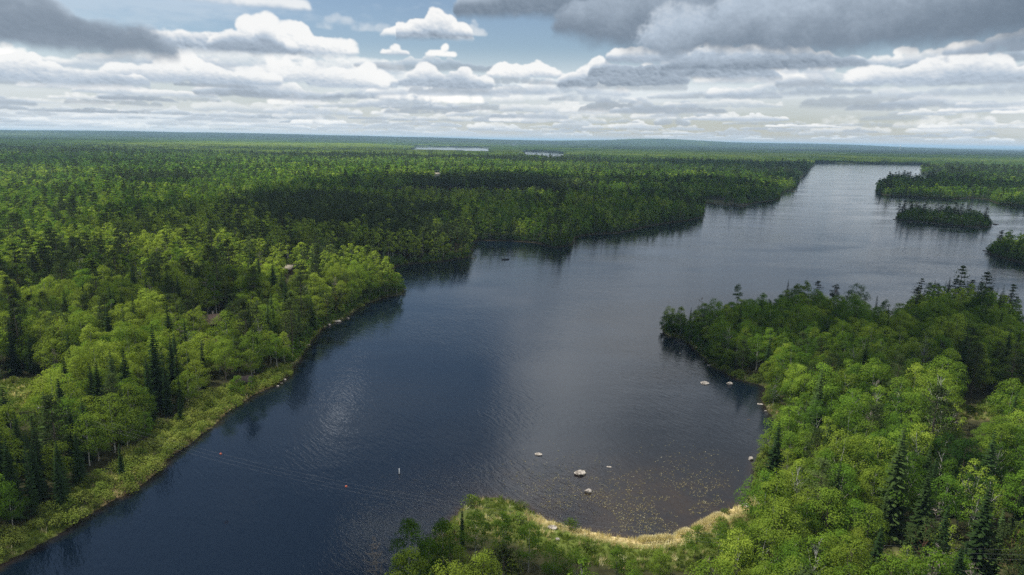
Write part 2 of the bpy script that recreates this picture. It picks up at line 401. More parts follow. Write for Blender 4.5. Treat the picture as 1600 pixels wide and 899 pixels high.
M_WOOD = simple('weathered_planks', (0.20, 0.15, 0.11), noise=.3, scale=4)

# terrain material: ground kinds in the "cover" attribute
m, t = new_mat('forest_ground'); L = t.links
at = N(t, 'ShaderNodeAttribute', attribute_type='GEOMETRY', attribute_name='cover')
tc = N(t, 'ShaderNodeTexCoord')
n1 = N(t, 'ShaderNodeTexNoise'); n1.inputs['Scale'].default_value = 0.55; n1.inputs['Detail'].default_value = 8; n1.inputs['Roughness'].default_value = .7; L.new(tc.outputs['Object'], n1.inputs['Vector'])
r1 = N(t, 'ShaderNodeMapRange'); L.new(n1.outputs['Fac'], r1.inputs[0]); r1.inputs[1].default_value = .3; r1.inputs[2].default_value = .7; r1.inputs[3].default_value = .55; r1.inputs[4].default_value = 1.45
vm = N(t, 'ShaderNodeVectorMath', operation='SCALE'); L.new(at.outputs['Color'], vm.inputs[0]); L.new(r1.outputs[0], vm.inputs[3])
b = N(t, 'ShaderNodeBsdfPrincipled'); L.new(vm.outputs[0], b.inputs['Base Color']); b.inputs['Roughness'].default_value = .95; b.inputs['Specular IOR Level'].default_value = .1
bp = N(t, 'ShaderNodeBump'); bp.inputs['Distance'].default_value = .4; L.new(n1.outputs['Fac'], bp.inputs['Height']); L.new(bp.outputs[0], b.inputs['Normal'])
o = N(t, 'ShaderNodeOutputMaterial'); L.new(b.outputs[0], o.inputs[0]); M_GROUND = m

# water: dark tannin lake, wind ripples of several lengths
m, t = new_mat('lake_water'); L = t.links
sh = N(t, 'ShaderNodeAttribute', attribute_type='GEOMETRY', attribute_name='shallow')
tc = N(t, 'ShaderNodeTexCoord')
bedn = N(t, 'ShaderNodeTexNoise'); bedn.inputs['Scale'].default_value = .12; bedn.inputs['Detail'].default_value = 7; bedn.inputs['Roughness'].default_value = .65; L.new(tc.outputs['Object'], bedn.inputs['Vector'])
bedr = N(t, 'ShaderNodeMapRange'); L.new(bedn.outputs['Fac'], bedr.inputs[0]); bedr.inputs[1].default_value = .35; bedr.inputs[2].default_value = .65; bedr.inputs[3].default_value = .45; bedr.inputs[4].default_value = 1.3
shf = math_node(t, 'MULTIPLY', sh.outputs['Fac'], bedr.outputs[0], True)
mc = N(t, 'ShaderNodeMix', data_type='RGBA'); L.new(shf, mc.inputs[0]); mc.inputs[6].default_value = (0.0025, 0.0060, 0.0120, 1); mc.inputs[7].default_value = (0.034, 0.019, 0.008, 1)
def ripple(scale, sx, sy, rot, dist, detail=3):
    mp = N(t, 'ShaderNodeMapping'); mp.vector_type = 'TEXTURE'; mp.inputs['Rotation'].default_value = (0, 0, R(rot)); mp.inputs['Scale'].default_value = (sx, sy, 1); L.new(tc.outputs['Object'], mp.inputs[0])
    n = N(t, 'ShaderNodeTexNoise'); n.inputs['Scale'].default_value = scale; n.inputs['Detail'].default_value = detail; n.inputs['Distortion'].default_value = dist; n.inputs['Roughness'].default_value = .55; L.new(mp.outputs[0], n.inputs['Vector'])
    return n.outputs['Fac']
wind = N(t, 'ShaderNodeTexNoise'); wind.inputs['Scale'].default_value = .012; wind.inputs['Detail'].default_value = 4
wmp = N(t, 'ShaderNodeMapping'); wmp.inputs['Scale'].default_value = (1, 2.2, 1); L.new(tc.outputs['Object'], wmp.inputs[0]); L.new(wmp.outputs[0], wind.inputs['Vector'])
wr = N(t, 'ShaderNodeMapRange'); L.new(wind.outputs['Fac'], wr.inputs[0]); wr.inputs[1].default_value = .38; wr.inputs[2].default_value = .62; wr.inputs[3].default_value = .40; wr.inputs[4].default_value = 1.4
h1 = math_node(t, 'MULTIPLY', ripple(0.62, 1.9, .55, -52, .35, 2), 1.25)
h2 = math_node(t, 'MULTIPLY', ripple(1.7, 1.5, .7, -35, .5), .36)
h3 = math_node(t, 'MULTIPLY', ripple(.20, 1.8, .7, -60, .3), 1.0)
hs = math_node(t, 'MULTIPLY', math_node(t, 'ADD', math_node(t, 'ADD', h1, h2), h3), wr.outputs[0])
bp = N(t, 'ShaderNodeBump'); bp.inputs['Distance'].default_value = .046; bp.inputs['Strength'].default_value = 1.0; L.new(hs, bp.inputs['Height'])
b = N(t, 'ShaderNodeBsdfPrincipled'); L.new(mc.outputs[2], b.inputs['Base Color']); b.inputs['Roughness'].default_value = .07; b.inputs['IOR'].default_value = 1.41
L.new(bp.outputs[0], b.inputs['Normal'])
o = N(t, 'ShaderNodeOutputMaterial'); L.new(b.outputs[0], o.inputs[0]); M_WATER = m

# ------------------------------------------------------------------ ground and water sheets (one fan of ground out to the horizon)
def fan(r0, r1, ratio, a0, a1, da):
    rr = [r0]
    while rr[-1] < r1: rr.append(rr[-1] * ratio)
    rr = np.array(rr); aa = np.radians(np.arange(a0, a1 + da * .5, da))
    X = rr[:, None] * np.sin(aa)[None]; Y = rr[:, None] * np.cos(aa)[None]
    nr, na = X.shape
    i = np.arange(nr - 1)[:, None] * na + np.arange(na - 1)[None]
    F = np.stack([i, i + 1, i + 1 + na, i + na], -1).reshape(-1, 4)[:, ::-1]
    return np.stack([X.ravel(), Y.ravel()], -1), F
CLEAR = []       # openings: (centre, radius x, radius y)
def opening(px_, py_, rx, ry, z=0): g = ground(px_, py_, z); CLEAR.append((g[0], g[1], rx, ry)); return g
opening(28, 625, 13, 9); opening(15, 640, 10, 10)       # meadow at the left edge
opening(398, 512, 12, 8)                                 # lawn by the cabin
opening(328, 516, 12, 9); opening(330, 532, 6, 7)                                 # the cabin itself
opening(352, 505, 7, 6)
opening(382, 603, 3.5, 3)                                # shed
opening(150, 520, 7, 5)
opening(448, 432, 7, 4)
opening(1525, 662, 9, 5); opening(1570, 655, 7, 5); opening(1440, 625, 7, 4)
opening(1400, 570, 5, 14)
opening(1450, 895, 12, 4); opening(1530, 893, 10, 3.5)   # line cut
opening(800, 800, 20, 9); opening(760, 790, 12, 9); opening(870, 828, 16, 6); opening(930, 850, 15, 5); opening(1010, 862, 14, 5)
opening(1060, 850, 9, 6)
opening(1515, 318, 26, 14); opening(790, 368, 30, 10)
opening(260, 242, 230, 70); opening(330, 238, 160, 60)
def clear_at(x, y):
    c = np.zeros(np.shape(x))
    for cx, cy, rx, ry in CLEAR:
        q = ((x - cx) / rx) ** 2 + ((y - cy) / ry) ** 2
        c = np.maximum(c, np.clip(1.5 - q, 0, 1))
    return c
BEACH = gp([(1166, 790), (1130, 805), (1090, 828), (1050, 845), (1000, 848), (950, 841), (900, 829), (850, 815)])
def bank_strip(x, y, d):
    """the open green bank along the near left shore"""
    e = np.maximum(ss(-20, -40, x) * ss(235, 185, y), 0)
    wide = 2.5 + 5.6 * e * (0.75 + .35 * np.clip(nz(1, x, y, 3.0), -1, 1.4))
    return e, wide
def dist_line(x, y, pts):
    out = np.full(np.shape(x), 1e9)
    for a, b in zip(pts[:-1], pts[1:]):
        d = b - a; t_ = np.clip(((x - a[0]) * d[0] + (y - a[1]) * d[1]) / (d @ d), 0, 1)
        out = np.minimum(out, np.hypot(x - a[0] - t_ * d[0], y - a[1] - t_ * d[1]))
    return out
def cover(P, d):
    x, y = P[:, 0], P[:, 1]; r = np.hypot(x, y)
    c = np.empty((len(P), 4), F32); c[:, 3] = 1
    c[:, :3] = (0.034, 0.034, 0.014)
    def mixc(col, f): c[:, :3] = c[:, :3] * (1 - f[:, None]) + np.array(col, F32) * f[:, None]
    mixc((0.030, 0.050, 0.014), ss(700, 1800, r))
    n = nz(1, x, y, 2.2)
    cl = np.clip(clear_at(x, y), 0, 1) * ss(-1.2, .2, n + .6)
    mixc((0.105, 0.125, 0.028), cl)
    right = ss(60, 80, x) * ss(250, 200, y)
    mixc((0.17, 0.13, 0.07), cl * right * ss(0, 1, n + .3) * .8)
    e, wide = bank_strip(x, y, d)
    mixc((0.110, 0.145, 0.026), ss(wide + 2, wide - 1, d) * e)
    mixc((0.26, 0.20, 0.09), ss(wide + 1, wide - 2, d) * e * ss(1.6, 2.6, n + nz(0, x, y, 1.1)))
    mixc((0.060, 0.078, 0.020), (1 - e) * ss(4.5, 1.5, d) * ss(420, 260, r) * .8)
    mixc((0.022, 0.022, 0.012), ss(6, 2, d) * ss(320, 450, r))
    bd = dist_line(x, y, BEACH)
    mixc((0.09, 0.115, 0.022), ss(12, 6, bd))
    mixc((0.52, 0.41, 0.20), ss(1.9 + n * .4, .8, bd) * ss(-.3, 1.0, n + .2 + 1.5 * ss(5, 30, x)))
    mixc((0.035, 0.024, 0.012), ss(0.7, -.3, d) * ss(1.5, 3, bd))
    return c
P, F = fan(48, 60000, 1.0075, -58, 58, 0.24)
D = shore(P); Z = height(P, D)
terrain = mesh_object('terrain', np.column_stack([P, Z]), F, M_GROUND, smooth=True, kind='structure', attrs={'cover': ('POINT', 'FLOAT_COLOR', cover(P, D))})
print('terrain', len(P), round(time.time() - T0, 1))
P, F = fan(40, 60000, 1.012, -60, 60, 0.4)
near = np.hypot(P[:, 0], P[:, 1]) < 3000
D = np.full(len(P), -30.0); D[near] = shore(P[near])
bay = ground(1000, 800)
sh_ = ss(-2.6, -.2, D) * .45 + .55 * np.exp(-((P[:, 0] - bay[0]) / 34) ** 2 - ((P[:, 1] - bay[1] - 3) / 20) ** 2)
lake = mesh_object('lake_water', np.column_stack([P, np.zeros(len(P))]), F, M_WATER, smooth=True, kind='structure', attrs={'shallow': ('POINT', 'FLOAT', np.clip(sh_, 0, 1).astype(F32))})
print('water', round(time.time() - T0, 1))

# ------------------------------------------------------------------ plant kinds: each builder gives (trunk mesh data, crown mesh data)
def tube(pts, rad, sides=5):
    pts = np.asarray(pts, float); n = len(pts); V = []; Fc = []
    for i in range(n):
        d = pts[min(i + 1, n - 1)] - pts[max(i - 1, 0)]; d /= np.linalg.norm(d) + 1e-9
        a = np.cross(d, (0, 0, 1.0) if abs(d[2]) < .9 else (1.0, 0, 0)); a /= np.linalg.norm(a); b_ = np.cross(d, a)
        for k in range(sides):
            th = 2 * math.pi * k / sides
            V.append(pts[i] + rad[i] * (math.cos(th) * a + math.sin(th) * b_))
    for i in range(n - 1):
        for k in range(sides):
            Fc.append((i * sides + k, i * sides + (k + 1) % sides, (i + 1) * sides + (k + 1) % sides, (i + 1) * sides + k))
    return np.array(V), np.array(Fc)
def join(parts):
    V = []; Fc = []; o_ = 0
    for v, f in parts:
        V.append(v); Fc.append(f + o_); o_ += len(v)
    return np.concatenate(V), np.concatenate(Fc)
def cards(C, Nn, S, r, aspect=.7):
    """leaf sprays: four-cornered, slightly folded faces at C facing Nn, of size S"""
    n = len(C); Nn = Nn / (np.linalg.norm(Nn, axis=1, keepdims=True) + 1e-9)
    t_ = r.standard_normal((n, 3)); a = np.cross(Nn, t_); a /= np.linalg.norm(a, axis=1, keepdims=True) + 1e-9
    b_ = np.cross(Nn, a); S = np.broadcast_to(S, (n,))[:, None] * .5
    fold = Nn * S * .35
    V = np.stack([C + a * S, C + b_ * S * aspect - fold, C - a * S, C - b_ * S * aspect - fold], 1).reshape(-1, 3)
    return V, np.arange(4 * n).reshape(n, 4)
def sph(r, n):
    v = r.standard_normal((n, 3)); return v / np.linalg.norm(v, axis=1, keepdims=True)
def broadleaf(seed, Ht=13., Rd=2.7, base=.34, puffs=36, leaves=52, leaf=.27, puff=1.05, peak=.88, gap=.0, limbs=9, rt=.15):
    r = np.random.default_rng(seed)
    lean = r.uniform(-.5, .5, 2)
    zz = np.linspace(0, 1, 7)
    bend = r.normal(0, .12, (7, 2)); bend[0] = 0
    tp = np.column_stack([lean[0] * zz ** 2 + bend[:, 0], lean[1] * zz ** 2 + bend[:, 1], zz * Ht * .88])
    parts = [tube(tp, rt * (1 - zz * .85), 6)]
    # crown envelope: radius as a function of height
    hs = r.uniform(0, 1, puffs) ** .85
    env = lambda h: Rd * np.clip(np.sin(np.clip(h, 0, 1) ** peak * math.pi), 0.05, 1) ** .7
    ang = np.arange(puffs) * 2.39996 + r.uniform(-.5, .5, puffs)
    rr = env(hs * .94 + .04) * np.sqrt(r.uniform(.25, 1, puffs))
    z = Ht * (base + (1 - base) * hs * .95)
    pc = np.column_stack([lean[0] * (z / Ht) ** 2 + rr * np.cos(ang), lean[1] * (z / Ht) ** 2 + rr * np.sin(ang), z - .25 * rr])
    pr = puff * r.uniform(.6, 1.25, puffs) * (1.1 - .35 * hs)
    for k in r.choice(puffs, min(limbs, puffs), replace=False):
        z0 = max(Ht * base * .8, pc[k, 2] - rr[k] * .9 - .8); q = z0 / (Ht * .88)
        s = np.array([np.interp(q, zz, tp[:, 0]), np.interp(q, zz, tp[:, 1]), z0]); mid = (s + pc[k]) / 2 + np.array([0, 0, -.15])
        parts.append(tube([s, mid, pc[k]], [.05, .035, .012], 4))
    Cc = []; Nn = []; lf = []
    ctr = np.array([lean[0] * .5, lean[1] * .5, Ht * (base + .4 * (1 - base))])
    for k in range(puffs):
        if r.uniform() < gap: continue
        n = int(leaves * (1.9 if leaf < .4 else 1.15) * (pr[k] / puff) ** 2 * r.uniform(.75, 1.2)) + 2
        d = sph(r, n); d[:, 2] = np.where(d[:, 2] < -.35, -d[:, 2], d[:, 2]); rad = pr[k] * r.uniform(.72, 1.08, n)
        rad *= 1 + .18 * np.sin(d[:, 0] * 5 + k) * np.sin(d[:, 1] * 4 + 2 * k)
        c = pc[k] + d * rad[:, None] * np.array([1.05, 1.05, .85])
        out = (c - ctr); out /= np.linalg.norm(out, axis=1, keepdims=True) + 1e-6
        Cc.append(c); Nn.append(d * .8 + out * .45 + np.array([0, 0, .25]) + .27 * r.standard_normal((n, 3))); lf.append(np.clip(.5 + .22 * r.standard_normal() + .16 * r.standard_normal(n), 0, 1))
    Cc = np.concatenate(Cc); Nn = np.concatenate(Nn); lf = np.concatenate(lf)
    return join(parts), cards(Cc, Nn, leaf * r.uniform(.6, 1.3, len(Cc)), r, .75) + (lf,)
def spruce(seed, Ht=15., Rd=2.0, levels=34, per=8, seg=3, base=.06, power=.8, w=.42):
    r = np.random.default_rng(seed); parts = [tube([(0, 0, 0), (0, 0, Ht * .5), (0, 0, Ht * .985)], [.16, .10, .015], 5)]
    V = []; lf = []
    for i in range(levels):
        q = i / (levels - 1); z = Ht * (base + (1 - base) * q ** .92)
        rad = Rd * (1 - q) ** power * (.82 + .3 * r.uniform()) + .10
        n = max(4, int(per * (1 - q * .45)))
        a0 = r.uniform(0, 6.28)
        for j in range(n):
            if r.uniform() < .07: continue
            a = a0 + 2 * math.pi * j / n + r.uniform(-.25, .25); L_ = rad * r.uniform(.68, 1.18)
            dx, dy = math.cos(a), math.sin(a); wd = w * (.55 + .6 * (1 - q)) * r.uniform(.8, 1.3)
            droop = r.uniform(.22, .45) * L_; tone = np.clip(.45 + .25 * r.standard_normal(), 0, 1)
            tt = np.linspace(0.08, 1, seg + 1)
            zc = z - droop * tt + .22 * L_ * tt ** 2
            for s in range(seg):
                w0 = wd * (1 - .45 * tt[s]); w1 = wd * (1 - .45 * tt[s + 1]) * (.35 if s == seg - 1 else 1)
                p0 = np.array([dx * L_ * tt[s], dy * L_ * tt[s], zc[s]]); p1 = np.array([dx * L_ * tt[s + 1], dy * L_ * tt[s + 1], zc[s + 1]])
                sd = np.array([-dy, dx, 0]); hang = np.array([0, 0, -.30 * wd])
                jit = r.normal(0, .04, (4, 3))
                # two drooping halves of a spray
                V += [p0, p1, p1 + sd * w1 + hang + jit[0], p0 + sd * w0 + hang + jit[1], p0, p0 - sd * w0 + hang + jit[2], p1 - sd * w1 + hang + jit[3], p1]
                lf += [np.clip(tone + .35 * (s - 1) / seg, 0, 1)] * 2
    V = np.array(V); return join(parts), (V, np.arange(len(V)).reshape(-1, 4), np.array(lf))
def white_pine(seed, Ht=17., Rd=3.4, whorls=11, leaves=20, leaf=.36, base=.28, scale=1.0):
    r = np.random.default_rng(seed); lean = r.uniform(-.4, .4, 2)
    parts = [tube([(0, 0, 0), (lean[0] * .3, lean[1] * .3, Ht * .5), (lean[0], lean[1], Ht * .97)], [.24, .16, .03], 6)]
    Cc = []; Nn = []; lf = []
    for i in range(whorls):
        q = i / (whorls - 1); z = Ht * (base + (.97 - base) * q) + r.uniform(-.2, .2)
        rad = Rd * (math.sin(math.pi * (.22 + .70 * q)) ** .8) * (1.0 - .35 * q)
        for j in range(r.integers(4, 6)):
            a = r.uniform(0, 6.28); L_ = rad * r.uniform(.45, 1.2); dx, dy = math.cos(a), math.sin(a)
            s = np.array([lean[0] * q, lean[1] * q, z]); e_ = s + np.array([dx * L_, dy * L_, .25 * L_ * (q + .2)]); md = (s + e_) / 2 - np.array([0, 0, .12 * L_])
            parts.append(tube([s, md, e_], [.06, .045, .015], 4))
            for tq in (.5, .78, 1.02):
                c0 = s + (e_ - s) * tq + np.array([-dy, dx, 0]) * r.normal(0, .25) * L_ * .5
                pr = (.62 + .34 * L_ * .5) * r.uniform(.7, 1.15) * (1 if tq > .7 else .8) * scale
                n = int(leaves * r.uniform(.7, 1.2)); d = sph(r, n)
                Cc.append(c0 + d * pr * np.array([1.1, 1.1, .5])); nn = d * .4 + np.array([0, 0, .8]) + .45 * r.standard_normal((n, 3)); Nn.append(nn)
                lf.append(np.clip(.45 + .2 * r.standard_normal() + .15 * r.standard_normal(n), 0, 1))
    n = leaves * 2; d = sph(r, n); Cc.append(np.array([lean[0], lean[1], Ht * .97]) + d * np.array([.5, .5, .7])); Nn.append(d + .3); lf.append(np.full(n, .5))
    Cc = np.concatenate(Cc); Nn = np.concatenate(Nn); lf = np.concatenate(lf)
    return join(parts), cards(Cc, Nn, leaf * r.uniform(.6, 1.3, len(Cc)), r, .5) + (lf,)
def bare_tree(seed, Ht=11., n=26, spread=2.2, rt=.15, up=.25, twigs=3, lr=1.0):
    r = np.random.default_rng(seed); zz = np.linspace(0, 1, 8); bend = np.cumsum(r.normal(0, .09, (8, 2)), 0); bend[0] = 0
    tp = np.column_stack([bend, zz * Ht]); trunk = tube(tp, rt * (1 - .88 * zz), 6); parts = []
    for i in range(n):
        q = r.uniform(.28, .98); z = q * Ht; s = np.array([np.interp(q, zz, tp[:, 0]), np.interp(q, zz, tp[:, 1]), z])
        a = r.uniform(0, 6.28); L_ = spread * (1.15 - q) * r.uniform(.5, 1.2) + .3; d = np.array([math.cos(a), math.sin(a), up + r.normal(0, .25)])
        kink = np.array([r.normal(0, .15), r.normal(0, .15), r.uniform(-.1, .3)]) * L_
        e_ = s + d * L_ + kink; md = s + d * L_ * .5 - kink * .2
        parts.append(tube([s, md, e_], [.045 * lr, .03 * lr, .01 * lr], 4))
        for _ in range(twigs):
            k = r.uniform(.4, .95); p0 = s + (e_ - s) * k; p1 = p0 + (sph(r, 1)[0] + np.array([0, 0, .4])) * L_ * .3
            parts.append(tube([p0, p1], [.022 * lr, .008 * lr], 3))
    return join(parts), None
def shrub(seed, Ht=2.6, Rd=1.9, puffs=11, leaves=46, leaf=.27):
    r = np.random.default_rng(seed); parts = []; Cc = []; Nn = []; lf = []
    for k in range(puffs):
        a = r.uniform(0, 6.28); q = math.sqrt(r.uniform(0, 1)); c0 = np.array([math.cos(a) * q * Rd * .75, math.sin(a) * q * Rd * .75, Ht * (.30 + .42 * (1 - q * q) * r.uniform(.6, 1.1))])
        pr = Rd * .42 * r.uniform(.7, 1.2); parts.append(tube([(0, 0, 0), c0 * np.array([.6, .6, .6]), c0], [.04, .03, .012], 4))
        n = int(leaves * r.uniform(.7, 1.2)); d = sph(r, n); Cc.append(c0 + d * pr * np.array([1.1, 1.1, .8]) * r.uniform(.6, 1.1, (n, 1)))
        Nn.append(d * .6 + np.array([0, 0, .5]) + .4 * r.standard_normal((n, 3))); lf.append(np.clip(.5 + .22 * r.standard_normal() + .15 * r.standard_normal(n), 0, 1))
    Cc = np.concatenate(Cc); Cc[:, 2] = np.maximum(Cc[:, 2], .05); Nn = np.concatenate(Nn); lf = np.concatenate(lf)
    return join(parts), cards(Cc, Nn, leaf * r.uniform(.6, 1.3, len(Cc)), r, .7) + (lf,)
def crown_mesh(name, cr, mat):
    if cr is None: return None
    V, Fc, lf = cr
    at_ = {'leaf': ('FACE', 'FLOAT', lf.astype(F32))} if lf is not None else None
    o_ = mesh_object(name, V, Fc, mat, attrs=at_, link=False, smooth=False); return o_.data
def trunk_mesh(name, tr, mat): return mesh_object(name, tr[0], tr[1], mat, link=False, smooth=True).data

# detailed kinds: list of (species, form, trunk mesh, crown mesh, nominal height)
KIND = {}
def add_kind(key, name, form, built, bark, leafm, ht):
    KIND.setdefault(key, []).append((name, form, trunk_mesh('trunk', built[0], bark), crown_mesh('crown', built[1], leafm), ht))
B = KIND
add_kind('broad', 'aspen_tree', 'round-crowned', broadleaf(1, 13, 3.5, .32, 52, 54, puff=1.25), M_BARK_PALE, M_LEAF, 13)
add_kind('broad', 'aspen_tree', 'broad-crowned', broadleaf(2, 12.5, 4.3, .28, 66, 54, puff=1.35, peak=1.0), M_BARK_PALE, M_LEAF, 12)
add_kind('broad', 'aspen_tree', 'slender', broadleaf(3, 13.5, 2.4, .28, 42, puff=1.0, peak=.65), M_BARK_PALE, M_LEAF, 13.5)
add_kind('broad', 'aspen_tree', 'lobed', broadleaf(4, 12.5, 3.9, .34, 34, 80, puff=1.5, limbs=12), M_BARK, M_LEAF, 12.5)
add_kind('broad', 'aspen_tree', 'bushy', broadleaf(5, 10, 3.2, .14, 50, puff=1.2, peak=.85), M_BARK, M_LEAF, 10)
add_kind('broad', 'aspen_tree', 'pointed', broadleaf(6, 14, 3.1, .26, 50, puff=1.15, peak=.5), M_BARK_PALE, M_LEAF, 14)
add_kind('sparse', 'birch_tree', 'thin-leaved', broadleaf(7, 12.5, 3.4, .32, 44, 26, .32, limbs=34, gap=.1), M_BARK_PALE, M_LEAF, 12.5)
add_kind('sparse', 'birch_tree', 'open-crowned', broadleaf(8, 13.5, 3.2, .38, 40, 26, .32, limbs=34, gap=.15), M_BARK_PALE, M_LEAF, 13.5)
add_kind('spruce', 'spruce_tree', 'broad-skirted', spruce(11, 14.5, 2.3), M_BARK, M_SPRUCE, 14.5)
add_kind('spruce', 'spruce_tree', 'slim', spruce(12, 13, 1.5, 32, 7, power=.75), M_BARK, M_SPRUCE, 13)
add_kind('spruce', 'spruce_tree', 'spire-like', spruce(13, 12, 1.0, 30, 7, power=.55, w=.32), M_BARK, M_SPRUCE, 12)
add_kind('spruce', 'spruce_tree', 'full', spruce(14, 16, 2.6, 38, 9, power=.85), M_BARK, M_SPRUCE, 16)
add_kind('pine', 'pine_tree', 'tiered', white_pine(21, 17, 3.5), M_BARK, M_PINE, 17)
add_kind('pine', 'pine_tree', 'irregular', white_pine(22, 15.5, 3.2, 10), M_BARK, M_PINE, 15.5)
add_kind('pine', 'pine_tree', 'flat-branched', white_pine(23, 16, 3.0, 12), M_BARK, M_PINE, 16)
add_kind('redpine', 'pine_tree', 'tufted', broadleaf(24, 14, 2.6, .46, 38, 46, .27, puff=.95, peak=.85, limbs=20), M_BARK_RED, M_PINE, 14)
add_kind('redpine', 'pine_tree', 'rounded', broadleaf(25, 13.5, 2.8, .42, 42, 46, .27, puff=.95, peak=.85, limbs=20), M_BARK_RED, M_PINE, 13.5)
add_kind('dead', 'dead_tree', 'bare', bare_tree(31), M_DEAD, M_DEAD, 11)
add_kind('dead', 'dead_tree', 'twiggy', bare_tree(32, 10, 40, 1.6, up=.35, twigs=5), M_DEAD, M_DEAD, 10)
add_kind('dead', 'dead_tree', 'gnarled', bare_tree(33, 13, 44, 3.4, rt=.30, up=.12, twigs=4, lr=1.8), M_DEAD, M_DEAD, 13)
add_kind('shrub', 'alder_shrub', 'rounded', shrub(41), M_BARK, M_SHRUB, 2.6)
add_kind('shrub', 'alder_shrub', 'low', shrub(42, 1.8, 2.1, 12), M_BARK, M_SHRUB, 1.8)
add_kind('shrub', 'alder_shrub', 'upright', shrub(43, 3.4, 1.7, 13), M_BARK, M_SHRUB, 3.4)
print('kinds', round(time.time() - T0, 1))

# ------------------------------------------------------------------ where the plants stand
rng = np.random.default_rng(77)
def scatter(r0, r1, sp, amax=42.0):
    """jittered rows of points within the ring r0..r1 of the view"""
    n = int(r1 / sp) + 2
    gx, gy = np.meshgrid(np.arange(-n, n + 1), np.arange(0, n + 1))
    x = (gx + (gy % 2) * .5 + rng.uniform(-.36, .36, gx.shape)) * sp; y = (gy * .88 + rng.uniform(-.36, .36, gx.shape)) * sp
    r = np.hypot(x, y); a = np.degrees(np.arctan2(x, y)); k = (r >= r0) & (r < r1) & (np.abs(a) < amax + 600 / np.maximum(r, 20))
    return np.column_stack([x[k], y[k]])
STAND = []   # (centre, radius x, radius y, {kind: share}) where one kind rules
def stand(px_, py_, rx, ry, mix, z=8): g = ground(px_, py_, z); STAND.append((g[0], g[1], rx, ry, mix))
DARK = dict(redpine=.8, spruce=.15, broad=.05)
stand(560, 345, 70, 110, DARK); stand(660, 375, 35, 30, DARK); stand(480, 320, 60, 90, DARK); stand(770, 290, 130, 180, DARK); stand(850, 300, 90, 110, DARK)
stand(290, 445, 20, 13, dict(redpine=.75, broad=.25)); stand(310, 490, 10, 12, dict(redpine=.9, broad=.1)); stand(110, 415, 22, 16, dict(pine=.5, spruce=.4, broad=.1)); stand(160, 420, 20, 14, dict(pine=.5, spruce=.4, broad=.1))
stand(260, 285, 80, 60, dict(pine=.5, spruce=.4, broad=.1)); stand(640, 238, 420, 160, dict(spruce=.8, pine=.1, broad=.1)); stand(70, 440, 14, 12, dict(pine=.6, spruce=.3, broad=.1))
stand(60, 760, 20, 18, dict(spruce=.75, pine=.15, broad=.1), 6); stand(130, 740, 18, 13, dict(spruce=.7, pine=.2, broad=.1), 6); stand(175, 722, 12, 10, dict(spruce=.8, broad=.2), 6); stand(20, 800, 8, 5, dict(broad=1.0), 5)
stand(200, 620, 16, 9, dict(spruce=.7, broad=.3), 6); stand(240, 570, 22, 8, dict(broad=1.0), 6); stand(180, 590, 18, 12, dict(broad=1.0), 6); stand(290, 590, 8, 10, dict(spruce=.6, broad=.4), 5)
stand(1500, 455, 24, 26, dict(spruce=.65, pine=.2, broad=.15), 6); stand(1090, 492, 9, 7, dict(spruce=.85, broad=.15), 5); stand(1045, 500, 6, 8, dict(broad=.9, spruce=.1), 5)
stand(1250, 500, 50, 34, dict(broad=.95, spruce=.05)); stand(1420, 510, 56, 34, dict(broad=.95, spruce=.05)); stand(1560, 600, 18, 14, dict(spruce=.35, pine=.35, broad=.3))
stand(1480, 850, 13, 9, dict(spruce=.75, sparse=.25), 5); stand(1380, 820, 9, 6, dict(spruce=.7, broad=.2, dead=.1), 5); stand(1330, 800, 12, 8, dict(broad=.6, spruce=.25, sparse=.15), 5)
stand(1430, 330, 18, 26, dict(pine=.7, redpine=.2, broad=.1), 5); stand(1500, 335, 26, 30, dict(pine=.35, broad=.45, spruce=.2), 5); stand(1410, 275, 60, 70, dict(pine=.35, spruce=.35, broad=.3), 5)
stand(1560, 385, 10, 14, dict(pine=.8, spruce=.2), 5); stand(1600, 390, 26, 24, dict(broad=.9, spruce=.1), 5); stand(875, 372, 14, 12, dict(spruce=.75, broad=.25), 3); stand(1100, 320, 26, 50, dict(spruce=.4, redpine=.3, broad=.3))
stand(700, 395, 20, 10, dict(broad=.9, spruce=.1), 5); stand(950, 345, 120, 40, dict(broad=.8, spruce=.12, sparse=.08), 5); stand(520, 440, 50, 20, dict(broad=.9, spruce=.05, pine=.05), 5)
ORDER = ['broad', 'sparse', 'spruce', 'pine', 'redpine', 'dead']
def species(x, y):
    n = len(x); W = np.zeros((n, 6)); r = np.hypot(x, y)
    a = nz(2, x, y, 5.0); b_ = nz(0, x, y, 2.4)
    con = ss(.45, 1.5, a + .45 * b_)
    right = ss(40, 70, x) * ss(420, 380, y)
    W[:, 0] = .70 - .38 * con; W[:, 1] = .07 + .05 * right; W[:, 2] = .10 + .22 * con; W[:, 3] = .05 + .12 * con * (1 - right); W[:, 4] = .03 + .06 * con; W[:, 5] = .015 + .01 * right
    for cx, cy, rx, ry, mix in STAND:
        q = ((x - cx) / rx) ** 2 + ((y - cy) / ry) ** 2
        f = ss(1.35, .8, q + .25 * b_)
        tgt = np.array([mix.get(k, 0) for k in ORDER]); W = W * (1 - f[:, None]) + tgt * f[:, None]
    W = np.cumsum(W / W.sum(1, keepdims=True), 1)
    return (rng.uniform(0, 1, n)[:, None] > W).sum(1).clip(0, 5)
